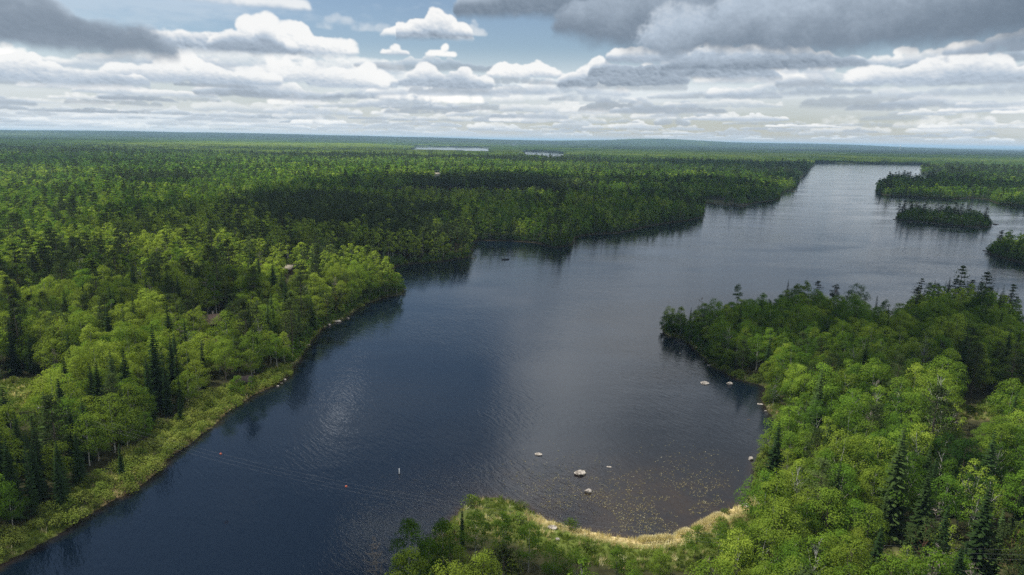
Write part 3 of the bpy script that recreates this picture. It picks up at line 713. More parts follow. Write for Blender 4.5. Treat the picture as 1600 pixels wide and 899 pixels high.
def attributes_for(x, y, sp):
    n = len(x)
    g = nz(1, x, y, 4.0) * .5 + nz(2, x, y, 16.0) * .5
    tint = np.clip(.47 + .30 * g + .18 * rng.standard_normal(n), 0, 1)
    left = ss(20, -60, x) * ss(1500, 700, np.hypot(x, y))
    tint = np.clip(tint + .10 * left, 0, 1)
    tint = np.where(sp >= 2, np.clip(.42 + .2 * rng.standard_normal(n) + .1 * g, 0, 1), tint)
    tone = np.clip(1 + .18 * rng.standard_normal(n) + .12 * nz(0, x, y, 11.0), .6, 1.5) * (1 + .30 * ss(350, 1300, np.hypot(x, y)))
    size = np.clip(.97 + .17 * rng.standard_normal(n) + .10 * nz(0, x, y, 3.0), .5, 1.4)
    size = np.where((sp >= 2) & (sp <= 3) & (rng.uniform(0, 1, n) < .12), size * 1.22, size)
    return tint.astype(F32), tone.astype(F32), size.astype(F32)
def shore_room(sp): return np.array([2.3, 2.3, 1.5, 2.2, 1.8, 1.6])[sp]
bands = [(62, 420, 4.85), (420, 950, 5.0), (950, 1700, 5.8), (1700, 2700, 7.5)]
ALL = []
for r0, r1, sp_ in bands:
    P = scatter(r0, r1, sp_)
    d = shore(P); x, y = P[:, 0], P[:, 1]
    e, wide = bank_strip(x, y, d)
    k = d > 1.8
    k &= ~((e > .5) & (d < wide + 1.2) & (rng.uniform(0, 1, len(x)) > .05))
    k &= rng.uniform(0, 1, len(x)) > np.clip(clear_at(x, y) * 1.6, 0, .985)
    bd = dist_line(x, y, BEACH); k &= ~((bd < 6.5) & (rng.uniform(0, 1, len(x)) > .04)); 
    k &= rng.uniform(0, 1, len(x)) > .04
    P = P[k]; d = d[k]
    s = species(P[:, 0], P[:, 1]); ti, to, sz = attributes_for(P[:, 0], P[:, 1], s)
    edge = ss(9, 2, d); sz = sz * (1 - .22 * edge * (s < 2))
    if r0 > 400: sz *= 1.03
    ALL.append(np.column_stack([P, height(P, d), s, ti, to, sz, rng.uniform(0, 2 * math.pi, len(P)), d]))
ALL = np.concatenate(ALL)
# trees set by hand where the photograph shows one plainly: (foot x, foot y, kind, variant, height, tint, tone)
HAND = [
    (590, 948, 'dead', 2, 12.5, .5, 1.0), (642, 932, 'broad', 5, 14.5, .36, .9), (692, 925, 'broad', 5, 13.5, .38, .9), (722, 862, 'spruce', 2, 8.0, .3, .9),
    (668, 940, 'broad', 2, 12.0, .40, .9), (742, 880, 'broad', 0, 9.5, .52, .95), (785, 892, 'broad', 2, 10.5, .5, .95), (825, 905, 'broad', 0, 9.5, .48, .95), (960, 925, 'broad', 2, 8.0, .5, .95),
    (900, 930, 'broad', 4, 7.5, .55, .95), (1030, 915, 'broad', 4, 6.0, .7, 1.0), (985, 935, 'broad', 4, 6.0, .6, 1.0), (865, 930, 'broad', 0, 8.5, .5, .9),
    (1229, 748, 'broad', 0, 10.5, .55, 1.0), (1193, 818, 'broad', 4, 6.5, .55, 1.0), (1270, 850, 'pine', 0, 16.5, .85, 1.3), (1085, 880, 'broad', 3, 7.0, .55, 1.0), (1120, 885, 'broad', 0, 8.0, .55, 1.0),
    (1345, 745, 'broad', 1, 12, .62, 1.0), (1420, 760, 'broad', 1, 12.5, .56, 1.0), (1385, 830, 'broad', 3, 12, .6, 1.0), (1510, 840, 'sparse', 0, 14, .85, 1.15), (1535, 860, 'sparse', 1, 12.5, .8, 1.1), (1345, 895, 'broad', 0, 12, .7, 1.0),
    (1262, 960, 'sparse', 0, 13, .6, 1.1), (1470, 905, 'sparse', 0, 9.5, .9, 1.2), (1545, 925, 'spruce', 1, 13, .8, 1.6),
    (228, 692, 'broad', 4, 7.5, .50, 1.0), (283, 668, 'spruce', 1, 7.5, .3, 1.0), (155, 728, 'broad', 1, 8.0, .6, 1.1), (70, 705, 'broad', 1, 12, .62, 1.05), (192, 752, 'spruce', 1, 8.5, .4, 1.0), (128, 765, 'spruce', 3, 12, .42, 1.0),
    (62, 790, 'spruce', 3, 13, .42, 1.0), (98, 800, 'spruce', 0, 12, .4, 1.0), (22, 830, 'broad', 1, 7.5, .35, .9), (180, 585, 'broad', 1, 11, .58, 1.0), (150, 478, 'pine', 1, 17, .3, .8), (110, 470, 'spruce', 3, 17, .3, .8),
    (1048, 521, 'broad', 4, 8.5, .36, .9), (1062, 527, 'broad', 0, 9.5, .33, .9), (1077, 523, 'spruce', 1, 10.5, .3, .8), (1084, 524, 'spruce', 2, 9.5, .3, .8), (1092, 516, 'dead', 1, 13.5, .5, .9), (1098, 527, 'spruce', 1, 9.0, .3, .8), (1040, 517, 'broad', 4, 7.5, .4, .9),
    (1450, 478, 'broad', 2, 12, .3, .8), (1462, 476, 'broad', 2, 11, .35, .8), (1478, 478, 'spruce', 3, 13.5, .3, .8), (1496, 484, 'spruce', 1, 12, .3, .8), (1512, 484, 'pine', 1, 13.5, .3, .8), (1530, 484, 'broad', 2, 13, .42, .85), (1545, 488, 'spruce', 2, 11.5, .3, .8), (1558, 494, 'spruce', 1, 10, .3, .8), (1575, 494, 'spruce', 1, 14.5, .3, .8), (1583, 495, 'broad', 2, 9.5, .2, .8),
    (1411, 341, 'pine', 0, 18.0, .2, .8), (1421, 342, 'pine', 1, 17.5, .25, .8), (1403, 340, 'pine', 2, 15, .2, .8), (1441, 343, 'pine', 2, 14.5, .2, .8), (1470, 345, 'pine', 0, 14.5, .3, .9), (1490, 346, 'pine', 1, 18, .3, .9), (1500, 347, 'pine', 0, 17.0, .3, .9), (1480, 345, 'broad', 0, 14, .3, .85), (1518, 351, 'broad', 1, 13, .3, .85), (1527, 352, 'broad', 0, 12, .3, .85), (1538, 352, 'spruce', 1, 14, .2, .7), (1543, 353, 'broad', 4, 8, .1, .7),
    (1560, 396, 'pine', 2, 16, .25, .8), (1572, 400, 'broad', 1, 10.5, .25, .85), (1592, 404, 'broad', 1, 11.5, .25, .85), (1550, 396, 'spruce', 2, 7, .25, .85),
    (866, 385, 'spruce', 1, 10, .2, .8), (876, 387, 'broad', 4, 8.5, .25, .8), (887, 385, 'spruce', 1, 9, .2, .8), (620, 462, 'broad', 0, 11, .5, .9), (606, 463, 'broad', 2, 12, .5, .9), (420, 530, 'pine', 0, 14.5, .75, 1.0),
    (505, 415, 'sparse', 1, 13, .5, .9), (316, 528, 'sparse', 0, 9, .7, 1.0), (372, 620, 'broad', 4, 6.5, .55, 1.0), (394, 615, 'broad', 2, 5.5, .5, 1.0), (380, 626, 'broad', 2, 4.5, .6, 1.0), (345, 470, 'broad', 1, 14, .66, 1.05), (372, 468, 'broad', 1, 13, .64, 1.05), (293, 385, 'broad', 1, 14, .95, 1.25), (1205, 540, 'broad', 1, 11.5, .42, .9), (1175, 548, 'sparse', 1, 10.5, .42, .9), (1150, 480, 'broad', 2, 11.5, .3, .8),
    (1228, 478, 'spruce', 1, 12.5, .2, .7), (1275, 480, 'pine', 1, 12.5, .2, .7), (1302, 484, 'redpine', 0, 12.5, .2, .7), (1335, 490, 'broad', 1, 13.5, .3, .85), (1365, 508, 'spruce', 2, 13, .2, .8), (1378, 512, 'broad', 2, 12.5, .35, .8), (1550, 612, 'pine', 1, 13.5, .8, 1.1), (1520, 600, 'dead', 1, 10, .5, 1.0),
]
hp = gp([(h[0], h[1]) for h in HAND]); hd = shore(hp); hz_ = height(hp, np.maximum(hd, .6))
# keep the scattered ones from standing inside those
for (hx, hy), h in zip(hp, HAND):
    rr = 2.4 if h[4] > 9 else 1.8
    ALL = ALL[~(((ALL[:, 0] - hx) ** 2 + (ALL[:, 1] - hy) ** 2) < rr ** 2)]
# low scattered trees are kept off the shore front of the camera-side spit, where the photograph shows open grass
g0 = ground(800, 800); q = ((ALL[:, 0] - g0[0]) / 26) ** 2 + ((ALL[:, 1] - g0[1]) / 11) ** 2
ALL = ALL[~((q < 1) & (rng.uniform(0, 1, len(ALL)) > .06))]
ft = project(np.column_stack([ALL[:, :2], ALL[:, 2]])); tp_ = project(np.column_stack([ALL[:, :2], ALL[:, 2] + 13.5 * ALL[:, 6]]))
line = np.interp(tp_[:, 0], [560, 600, 640, 760, 800, 860, 1000, 1060, 1120, 1165, 1200], [990, 880, 840, 820, 855, 875, 880, 872, 850, 805, 760])
low = (np.hypot(ALL[:, 0], ALL[:, 1]) < 160) & (tp_[:, 0] > 540) & (tp_[:, 0] < 1200) & (ft[:, 1] > 770) & (tp_[:, 1] < line)
ALL = ALL[~low]
# open sight lines the photograph has: the roofs, the meadow, the small gaps
SIGHT = [(329, 511, 8, 9), (451, 427, 5, 4), (683, 273, 5, 4), (25, 603, 26, 14), (1525, 655, 16, 6), (45, 625, 12, 12)]
isl = np.maximum(-sdf(ALL[:, :2], ISLAND), -sdf(ALL[:, :2], ISLET)) > 0
ALL[isl, 6] *= rng.uniform(.5, 1.0, isl.sum())
ALL = ALL[~(isl & (rng.uniform(0, 1, len(ALL)) < .12))]
ft = project(np.column_stack([ALL[:, :2], ALL[:, 2]])); tp_ = project(np.column_stack([ALL[:, :2], ALL[:, 2] + 13.0 * ALL[:, 6]])); rp_ = 2.6 * FPX / np.maximum(ft[:, 2], 1)
for sx, sy, hw_, hh_ in SIGHT:
    ALL_k = (np.abs(tp_[:, 0] - sx) < hw_ + rp_) & (tp_[:, 1] < sy + hh_ * .3) & (ft[:, 1] > sy - hh_)
    ALL = ALL[~ALL_k]; ft = ft[~ALL_k]; tp_ = tp_[~ALL_k]; rp_ = rp_[~ALL_k]
print('scatter', len(ALL), round(time.time() - T0, 1))

# ------------------------------------------------------------------ landmarks that labels can name
LMARK = [('the brown-roofed cabin', 325, 512), ('the dark shed by the left shore', 380, 603), ('the meadow at the left edge', 28, 625), ('the flat boulder on the left shore', 525, 502),
         ('the wooded point of the left shore', 628, 460), ('the widest part of the left bank', 215, 715), ('the pine stand by the left shore', 640, 380), ('the lower left corner', 30, 860),
         ('the grassy spit', 800, 800), ('the straw-coloured beach', 1060, 840), ('the boulder east of the beach', 1172, 715), ('the tip of the right peninsula', 1040, 520),
         ('the boulder pair off the peninsula', 1120, 598), ('the peninsula spruce grove', 1500, 480), ('the brown clearing', 1520, 660), ('the power line cut', 1530, 890),
         ('the small wooded island', 1475, 345), ('the islet at the right edge', 1575, 398), ('the big pale pine', 1270, 800), ('the marshy cove', 800, 375),
         ('the middle of the right peninsula', 1350, 560), ('the lower left spruce stand', 100, 770), ('the bright aspens near the cabin', 200, 560), ('the far shore', 1350, 255), ('the left edge of the forest', 20, 500)]
def place_words(px_, py_, far=False):
    best = min(LMARK, key=lambda l: ((px_ - l[1]) ** 2 + (1.6 * (py_ - l[2])) ** 2))
    dx, dy = px_ - best[1], py_ - best[2]; dd = math.hypot(dx, 1.6 * dy)
    if dd < 26: rel = 'beside'
    elif abs(dx) > 1.6 * abs(dy) * 1.3: rel = ('just ' if dd < 75 else 'well ') + ('right of' if dx > 0 else 'left of')
    elif dy < 0: rel = 'just beyond' if dd < 75 else 'far beyond'
    else: rel = 'just before' if dd < 75 else 'well before'
    return rel + ' ' + best[0]
SEEN = {}
def note(key, label):
    SEEN.setdefault((key, label), 0); SEEN[(key, label)] += 1
GROUPS = {'aspen_tree': 'aspens of the near forest', 'birch_tree': 'thin birches of the near forest', 'spruce_tree': 'spruces of the near forest', 'pine_tree': 'pines of the near forest', 'dead_tree': 'bare dead trees', 'alder_shrub': 'shrubs along the banks'}
CATS = {'aspen_tree': 'tree', 'birch_tree': 'tree', 'spruce_tree': 'tree', 'pine_tree': 'tree', 'dead_tree': 'dead tree', 'alder_shrub': 'shrub'}
PALE = {'aspen_tree': 'leafy', 'birch_tree': 'birch', 'spruce_tree': 'spruce', 'pine_tree': 'pine', 'dead_tree': 'dead grey', 'alder_shrub': 'shrub'}
def label_for(name, form, tint, hgt, px_, py_):
    if name == 'dead_tree': return f"{'tall' if hgt > 12 else 'short'} {form} grey dead tree {place_words(px_, py_)}"
    cw = ('dark', 'mid-green', 'fresh-green', 'yellow-green')[int(min(3, max(0, (tint - .2) / .17)))]
    if name in ('spruce_tree', 'pine_tree'): cw = ('blackish', 'dark', 'dull-green', 'olive')[int(min(3, max(0, (tint - .2) / .17)))]
    hw = 'tall' if hgt > 13 else ('low' if hgt < 9.5 else 'mid-sized')
    if name == 'alder_shrub': hw = 'tall' if hgt > 3 else ('low' if hgt < 2 else 'dense')
    if name == 'alder_shrub': return f"{form} {cw} shrub {place_words(px_, py_)}"
    form = form.replace('-crowned', '')
    return f"{hw} {form} {cw} {name.split('_')[0]} {place_words(px_, py_)}"
def plant(name, form, tm, cm, ht, x, y, z, rot, size, tint, tone, hgt, label=None):
    root = bpy.data.objects.new(name, None); COL.objects.link(root); root.empty_display_size = .3
    root.location = (x, y, z); root.rotation_euler = (0, 0, rot); root.scale = (size * PLUMP.get(name, 1), size * PLUMP.get(name, 1), size)
    pr = project([[x, y, z + hgt * .6]])[0]
    root['label'] = label or label_for(name, form, tint, hgt, pr[0], pr[1]); root['category'] = CATS[name]; root['group'] = GROUPS[name]
    a = bpy.data.objects.new('stem' if name == 'alder_shrub' else 'trunk', tm); COL.objects.link(a); a.parent = root
    if cm is not None:
        b2 = bpy.data.objects.new('foliage' if name == 'alder_shrub' else 'crown', cm); COL.objects.link(b2); b2.parent = root
        b2['tint'] = float(tint); b2['tone'] = float(tone)
    NAMED.append((root, pr[0], pr[1]))
    return root
NAMED = []
def settle_labels():
    """where several plants would read alike, say which of them each one is"""
    by = {}
    for r_, a, b_ in NAMED: by.setdefault(r_['label'], []).append((a, b_, r_))
    cnt = ['', '', 'two', 'three', 'four', 'five', 'six', 'seven', 'eight', 'nine', 'ten']; od = ['leftmost', 'second', 'third', 'fourth', 'fifth', 'sixth', 'seventh', 'eighth', 'ninth', 'tenth']
    for lb, v in by.items():
        n_ = len(v)
        if n_ == 1 or n_ > 10: continue
        v.sort(key=lambda q: q[0])
        for i, q in enumerate(v):
            if n_ == 2: w_ = ('left', 'right')[i]
            elif i == n_ - 1: w_ = 'rightmost'
            else: w_ = od[i]
            lw = f"{w_} of {cnt[n_]}: {lb}".split()
            if len(lw) > 16: lw = lw[:3] + lw[4:]
            if len(lw) > 16: lw = lw[:3] + lw[4:]
            q[2]['label'] = ' '.join(lw)

PLUMP = {}
for (hx, hy), hz1, h in zip(hp, hz_, HAND):
    name, form, tm, cm, ht = KIND[h[2]][h[3]]
    plant(name, form, tm, cm, ht, hx, hy, hz1 - .1, rng.uniform(0, 6.28), h[4] / ht, h[5], h[6], h[4])
# the nearest trees in view as individuals
P3 = ALL[:, :3].copy(); P3[:, 2] += 9; pj = project(P3)
inview = (pj[:, 0] > -20) & (pj[:, 0] < 1620) & (pj[:, 1] > 215) & (pj[:, 1] < 915)
dist = np.where(inview, pj[:, 2], 1e9)
chosen = np.zeros(len(ALL), bool)
quota = {0: 255, 1: 90, 2: 190, 3: 60, 4: 60, 5: 26}
variant = np.zeros(len(ALL), int)
for k, key in enumerate(ORDER):
    m_ = ALL[:, 3] == k; nv = len(KIND[key])
    pv = {'broad': [.30, .28, .08, .18, .10, .06]}.get(key, [1 / nv] * nv)
    variant[m_] = rng.choice(nv, m_.sum(), p=pv)
    idx = np.where(m_)[0]; idx = idx[np.argsort(dist[idx])][:quota[k]]; idx = idx[dist[idx] < 1e8]; chosen[idx] = True
for i in np.where(chosen)[0]:
    x, y, z, s, ti, to, sz, ro, d = ALL[i]; name, form, tm, cm, ht = KIND[ORDER[int(s)]][variant[i]]
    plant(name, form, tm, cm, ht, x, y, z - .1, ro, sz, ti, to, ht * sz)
print('individuals', chosen.sum(), round(time.time() - T0, 1))

# ------------------------------------------------------------------ the rest of the forest: one mass of instanced trees, simpler with distance
def lib(name, meshes, mats):
    """one library mesh out of trunk + crown"""
    V = []; Fq = []; MI = []; LF = []; o_ = 0
    for (v, f, lf), mi in meshes:
        V.append(v); Fq.append(f + o_); MI.append(np.full(len(f), mi)); LF.append(lf if lf is not None else np.full(len(f), .5)); o_ += len(v)
    ob = mesh_object(name, np.concatenate(V), np.concatenate(Fq), mats, matidx=np.concatenate(MI), attrs={'leaf': ('FACE', 'FLOAT', np.concatenate(LF).astype(F32))}, link=False)
    return ob
LIB = []
def addlib(built, bark, leafm): 
    LIB.append(lib('tree_form_%03d' % len(LIB), [(built[0] + (None,), 0), (built[1], 1)], [bark, leafm])); return len(LIB) - 1
def from_kind(key, i):
    name, form, tm, cm, ht = KIND[key][i]
    def arr(me):
        v = np.empty(len(me.vertices) * 3, F32); me.vertices.foreach_get('co', v); f = np.empty(len(me.loops), np.int32); me.loops.foreach_get('vertex_index', f)
        lf = None
        if 'leaf' in me.attributes: lf = np.empty(len(me.polygons), F32); me.attributes['leaf'].data.foreach_get('value', lf)
        return v.reshape(-1, 3), f.reshape(-1, 4), lf
    if cm is None: LIB.append(lib('tree_form_%03d' % len(LIB), [(arr(tm), 0)], [tm.materials[0]])); return len(LIB) - 1
    LIB.append(lib('tree_form_%03d' % len(LIB), [(arr(tm), 0), (arr(cm), 1)], [tm.materials[0], cm.materials[0]])); return len(LIB) - 1
NEAR = {k: [from_kind(k, i) for i in range(len(KIND[k]))] for k in ORDER}
MID = {'broad': [addlib(broadleaf(100 + i, *a, leaf=.75, limbs=0), M_BARK_PALE, M_LEAF) for i, a in enumerate([(13, 3.6, .3, 30, 16), (12, 4.3, .28, 36, 16), (13.5, 2.7, .3, 26, 14), (10.5, 3.4, .2, 28, 14)])],
       'sparse': [addlib(broadleaf(110, 13, 3.4, .35, 26, 12, leaf=.6, limbs=4), M_BARK_PALE, M_LEAF)],
       'spruce': [addlib(spruce(111, 14.5, 2.2, 18, 6, 1, w=.6), M_BARK, M_SPRUCE), addlib(spruce(112, 13, 1.4, 18, 5, 1, power=.6, w=.5), M_BARK, M_SPRUCE)],
       'pine': [addlib(white_pine(113, 17, 3.4, 9, 5, .75), M_BARK, M_PINE), addlib(white_pine(114, 15.5, 3.1, 9, 5, .75), M_BARK, M_PINE)],
       'redpine': [addlib(broadleaf(115, 14, 2.7, .45, 26, 13, leaf=.7, puff=.85, limbs=0), M_BARK_RED, M_PINE), addlib(broadleaf(116, 13.5, 2.9, .42, 26, 13, leaf=.7, puff=.85, limbs=0), M_BARK_RED, M_PINE)],
       'dead': [addlib((tube([(0, 0, 0), (0, 0, 5)], [.15, .1]), bare_tree(117, 10, 14, 1.6, twigs=0)[0] + (None,)), M_DEAD, M_DEAD)]}
FARL = {'broad': [addlib(broadleaf(120 + i, *a, leaf=1.5, limbs=0), M_BARK_PALE, M_LEAF) for i, a in enumerate([(13, 3.9, .3, 16, 7), (12, 4.6, .28, 18, 7), (13.5, 3.2, .3, 15, 7)])],
        'sparse': [addlib(broadleaf(130, 13, 3.2, .35, 13, 5, leaf=1.3, limbs=0), M_BARK_PALE, M_LEAF)],
        'spruce': [addlib(spruce(131, 15.5, 2.6, 9, 5, 1, w=.95), M_BARK, M_SPRUCE), addlib(spruce(132, 14, 1.9, 9, 5, 1, power=.7, w=.8), M_BARK, M_SPRUCE)],
        'pine': [addlib(white_pine(133, 17, 4.0, 6, 3, 1.4), M_BARK, M_PINE)], 'redpine': [addlib(broadleaf(134, 14, 3.0, .4, 13, 6, leaf=1.4, puff=1.1, limbs=0), M_BARK_RED, M_PINE)],
        'dead': [addlib(broadleaf(135, 9, 1.2, .4, 8, 4, leaf=.8, limbs=0), M_DEAD, M_LEAF)]}
def tile(seed, size, n, con):
    """a block of distant forest: n low-detail trees, with their own heights"""
    r = np.random.default_rng(seed); VV = []; FF = []; LL = []; MM = []; o_ = 0
    for i in range(n):
        a = r.uniform(0, 6.28); q = size * math.sqrt(r.uniform(0, 1)); cx, cy = q * math.cos(a), q * math.sin(a)
        isc = r.uniform() < con
        if isc:
            h = r.uniform(11, 17); w_ = r.uniform(1.6, 2.6); m_ = 1; rings = [(0.1, 1), (.55, .55), (1, .02)]
        else:
            h = r.uniform(9, 14); w_ = r.uniform(3.0, 4.6); m_ = 0; rings = [(.25, .7), (.6, 1), (.88, .65), (1, .08)]
        sdn = 5; base_i = o_
        for (zq, rq) in rings:
            for k in range(sdn):
                th = 2 * math.pi * k / sdn + zq * 2 + i; VV.append((cx + w_ * rq * math.cos(th) * r.uniform(.8, 1.2), cy + w_ * rq * math.sin(th) * r.uniform(.8, 1.2), h * zq + r.uniform(-.4, .4) * (rq > .1)))
        for j in range(len(rings) - 1):
            for k in range(sdn): FF.append((base_i + j * sdn + k, base_i + j * sdn + (k + 1) % sdn, base_i + (j + 1) * sdn + (k + 1) % sdn, base_i + (j + 1) * sdn + k))
        nf = (len(rings) - 1) * sdn; LL += [np.clip(.5 + .28 * r.standard_normal(), 0, 1)] * nf; MM += [m_] * nf; o_ += len(rings) * sdn
    return np.array(VV), np.array(FF), np.array(LL), np.array(MM)
TILES = []
for i, (size, n, con) in enumerate([(24, 42, .15), (24, 42, .5), (24, 46, .9), (65, 150, .2), (65, 150, .6)]):
    v, f, l_, mm = tile(200 + i, size, n, con)
    TILES.append(len(LIB)); LIB.append(mesh_object('tree_form_%03d' % len(LIB), v, f, [M_LEAF, M_SPRUCE], matidx=mm, attrs={'leaf': ('FACE', 'FLOAT', l_.astype(F32))}, link=False))
rows = []
rest = ALL[~chosen]; vr = variant[~chosen]
rr_ = np.hypot(rest[:, 0], rest[:, 1])
for k, key in enumerate(ORDER):
    m_ = rest[:, 3] == k; q = rest[m_]; v_ = vr[m_]; dd = rr_[m_]
    near_i = np.array(NEAR[key])[v_ % len(NEAR[key])]; mid_i = np.array(MID[key])[rng.integers(0, len(MID[key]), len(q))]; far_i = np.array(FARL[key])[rng.integers(0, len(FARL[key]), len(q))]
    idx = np.where(dd < 330, near_i, np.where(dd < 1000, mid_i, far_i))
    s_ = q[:, 6] * np.where(dd > 1700, 1.12, 1.0)
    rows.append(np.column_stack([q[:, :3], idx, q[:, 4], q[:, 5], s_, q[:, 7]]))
# saplings and low leafy growth that close the forest edge down to the water on the farther shores
for r0, r1, sp_ in ((230, 900, 2.9), (900, 1750, 4.2)):
    P = scatter(r0, r1, sp_); d = shore(P); k = (d > .6) & (d < 7) & (rng.uniform(0, 1, len(P)) < .8); P = P[k]; d = d[k]; n_ = len(P)
    e_, w_ = bank_strip(P[:, 0], P[:, 1], d); k = (e_ < .3) & (clear_at(P[:, 0], P[:, 1]) < .3); P = P[k]; d = d[k]; n_ = len(P)
    rows.append(np.column_stack([P, height(P, d) - .3, np.full(n_, MID['broad'][3]), np.clip(.33 + .12 * rng.standard_normal(n_), 0, 1), np.clip(.9 + .12 * rng.standard_normal(n_), .6, 1.3), rng.uniform(.32, .62, n_), rng.uniform(0, 6.28, n_)]))
# distant blocks
for (r0, r1, sp_, which, sc) in [(2650, 6200, 33, (0, 1, 2), 1.0), (6150, 19500, 88, (3, 4), 1.0)]:
    P = scatter(r0, r1, sp_, 40); d = shore(P); k = d > 14; P = P[k]; d = d[k]; x, y = P[:, 0], P[:, 1]
    a = nz(2, x, y, 22.0) + .5 * nz(0, x, y, 60.0); n_ = len(P)
    f = ss(-.6, 1.4, a + .5 * rng.standard_normal(n_)); idx = np.array(TILES)[np.array(which)[np.minimum((f * len(which)).astype(int), len(which) - 1)]]
    ti = np.clip(.42 + .2 * nz(1, x, y, 30.0) + .1 * rng.standard_normal(n_), 0, 1); to = .85 * np.clip(1 + .12 * rng.standard_normal(n_) + .25 * nz(0, x, y, 45.0), .5, 1.7)
    rows.append(np.column_stack([P, height(P, d) - .5, idx, ti, to, np.full(n_, sc) * rng.uniform(.9, 1.1, n_), rng.uniform(0, 6.28, n_)]))
rows = np.concatenate(rows)
libcol = bpy.data.collections.new('plant_forms')
for ob in LIB: libcol.objects.link(ob)
def instancer(name, rows, coll, label=None, category=None):
    me = bpy.data.meshes.new(name); me.vertices.add(len(rows)); me.vertices.foreach_set('co', rows[:, :3].astype(F32).ravel())
    for nm, typ, val in (('form', 'INT', rows[:, 3].astype(np.int32)), ('tint', 'FLOAT', rows[:, 4].astype(F32)), ('tone', 'FLOAT', rows[:, 5].astype(F32)), ('size', 'FLOAT', rows[:, 6].astype(F32)), ('turn', 'FLOAT', rows[:, 7].astype(F32))):
        a = me.attributes.new(nm, typ, 'POINT'); a.data.foreach_set('value', val)
    o_ = bpy.data.objects.new(name, me); COL.objects.link(o_); o_['kind'] = 'stuff'
    if label: o_['label'] = label; o_['category'] = category
    g = bpy.data.node_groups.new(name + '_nodes', 'GeometryNodeTree')
    g.interface.new_socket('Geometry', in_out='INPUT', socket_type='NodeSocketGeometry'); g.interface.new_socket('Geometry', in_out='OUTPUT', socket_type='NodeSocketGeometry')
    gi = g.nodes.new('NodeGroupInput'); go = g.nodes.new('NodeGroupOutput'); iop = g.nodes.new('GeometryNodeInstanceOnPoints')
    ci = g.nodes.new('GeometryNodeCollectionInfo'); ci.inputs['Collection'].default_value = coll; ci.inputs['Separate Children'].default_value = True; ci.inputs['Reset Children'].default_value = True
    def na(nm, typ): 
        n_ = g.nodes.new('GeometryNodeInputNamedAttribute'); n_.data_type = typ; n_.inputs['Name'].default_value = nm; return n_.outputs['Attribute']
    g.links.new(gi.outputs[0], iop.inputs['Points']); g.links.new(ci.outputs[0], iop.inputs['Instance']); iop.inputs['Pick Instance'].default_value = True
    g.links.new(na('form', 'INT'), iop.inputs['Instance Index'])
    cx = g.nodes.new('ShaderNodeCombineXYZ'); g.links.new(na('turn', 'FLOAT'), cx.inputs[2])
    er = g.nodes.new('FunctionNodeEulerToRotation'); g.links.new(cx.outputs[0], er.inputs[0]); g.links.new(er.outputs[0], iop.inputs['Rotation'])
    g.links.new(na('size', 'FLOAT'), iop.inputs['Scale']); g.links.new(iop.outputs[0], go.inputs[0])
    md = o_.modifiers.new('instances', 'NODES'); md.node_group = g
    return o_
instancer('forest', rows, libcol, 'mixed green forest of aspen, spruce and pine running out to the horizon', 'forest')
print('forest', len(rows), round(time.time() - T0, 1))

# ------------------------------------------------------------------ shrubs, grass and reeds along the banks
P = scatter(60, 520, 2.15); d = shore(P); x, y = P[:, 0], P[:, 1]
e, wide = bank_strip(x, y, d); bd = dist_line(x, y, BEACH)
n1_ = nz(1, x, y, 1.6)
p_ = np.where(e > .5, np.where((d > .1) & (d < wide + 1), .42 + .30 * n1_, 0), np.where((d > .3) & (d < 3.6), .75, 0))
p_ = np.maximum(p_, .10 * (clear_at(x, y) > .3) * (d > 2))
p_ = np.where(bd < 5, .04, p_); q = ((x - g0[0]) / 22) ** 2 + ((y - g0[1]) / 9) ** 2; p_ = np.where((q < 1) & (d > 1), .07, p_)
cab = gp([(327, 515), (380, 606)]); p_ = np.where(np.hypot(x - cab[0, 0], y - cab[0, 1]) < 8, 0, p_)
k = (d > .1) & (rng.uniform(0, 1, len(x)) < p_); P = P[k]; d = d[k]; e = e[k]; x, y = P[:, 0], P[:, 1]
var = rng.choice(3, len(x), p=[.45, .3, .25]); sz = rng.uniform(.55, 1.15, len(x)) * (1 + .1 * e)
ti = np.clip(.42 + .3 * e + .16 * rng.standard_normal(len(x)), 0, 1); to = np.clip(1 + .12 * rng.standard_normal(len(x)), .7, 1.3); Z = height(P, d)
pj = project(np.column_stack([P, Z + 1])); dist = np.where((pj[:, 0] > 0) & (pj[:, 0] < 1600) & (pj[:, 1] < 899), pj[:, 2], 1e9)
pick = np.argsort(dist)[:230]; pick = pick[dist[pick] < 1e8]; isin = np.zeros(len(x), bool); isin[pick] = True
for i in pick:
    name, form, tm, cm, ht = KIND['shrub'][var[i]]
    plant(name, form, tm, cm, ht, x[i], y[i], Z[i] - .08, rng.uniform(0, 6.28), sz[i], ti[i], to[i], ht * sz[i])
settle_labels()
SL = [from_kind('shrub', i) for i in range(3)]
shr = bpy.data.collections.new('shrub_forms')
for i, k_ in enumerate(SL): shr.objects.link(LIB[k_])
q = ~isin
instancer('shoreline_shrubs', np.column_stack([P[q], Z[q] - .08, var[q], ti[q], to[q], sz[q], rng.uniform(0, 6.28, q.sum())]), shr, 'low green shrubs lining the farther lake shores', 'shrubs')
def tuft(name, seed, n, ht, w, spread, mat, lean=.3):
    r = np.random.default_rng(seed); V = []; 
    for i in range(n):
        a = r.uniform(0, 6.28); p0 = np.array([r.normal(0, spread), r.normal(0, spread), -.05]); s = np.array([math.cos(a), math.sin(a), 0]) * w * .5; h = ht * r.uniform(.6, 1.2)
        tip = p0 + np.array([r.normal(0, lean) * h, r.normal(0, lean) * h, h])
        V += [p0 - s, p0 + s, tip + s * .35, tip - s * .35]
    V = np.array(V); return mesh_object(name, V, np.arange(len(V)).reshape(-1, 4), mat, attrs={'leaf': ('FACE', 'FLOAT', r.uniform(0, 1, n).astype(F32))}, link=False)
def coll_of(name, obs):
    c = bpy.data.collections.new(name)
    for o_ in obs: c.objects.link(o_)
    return c
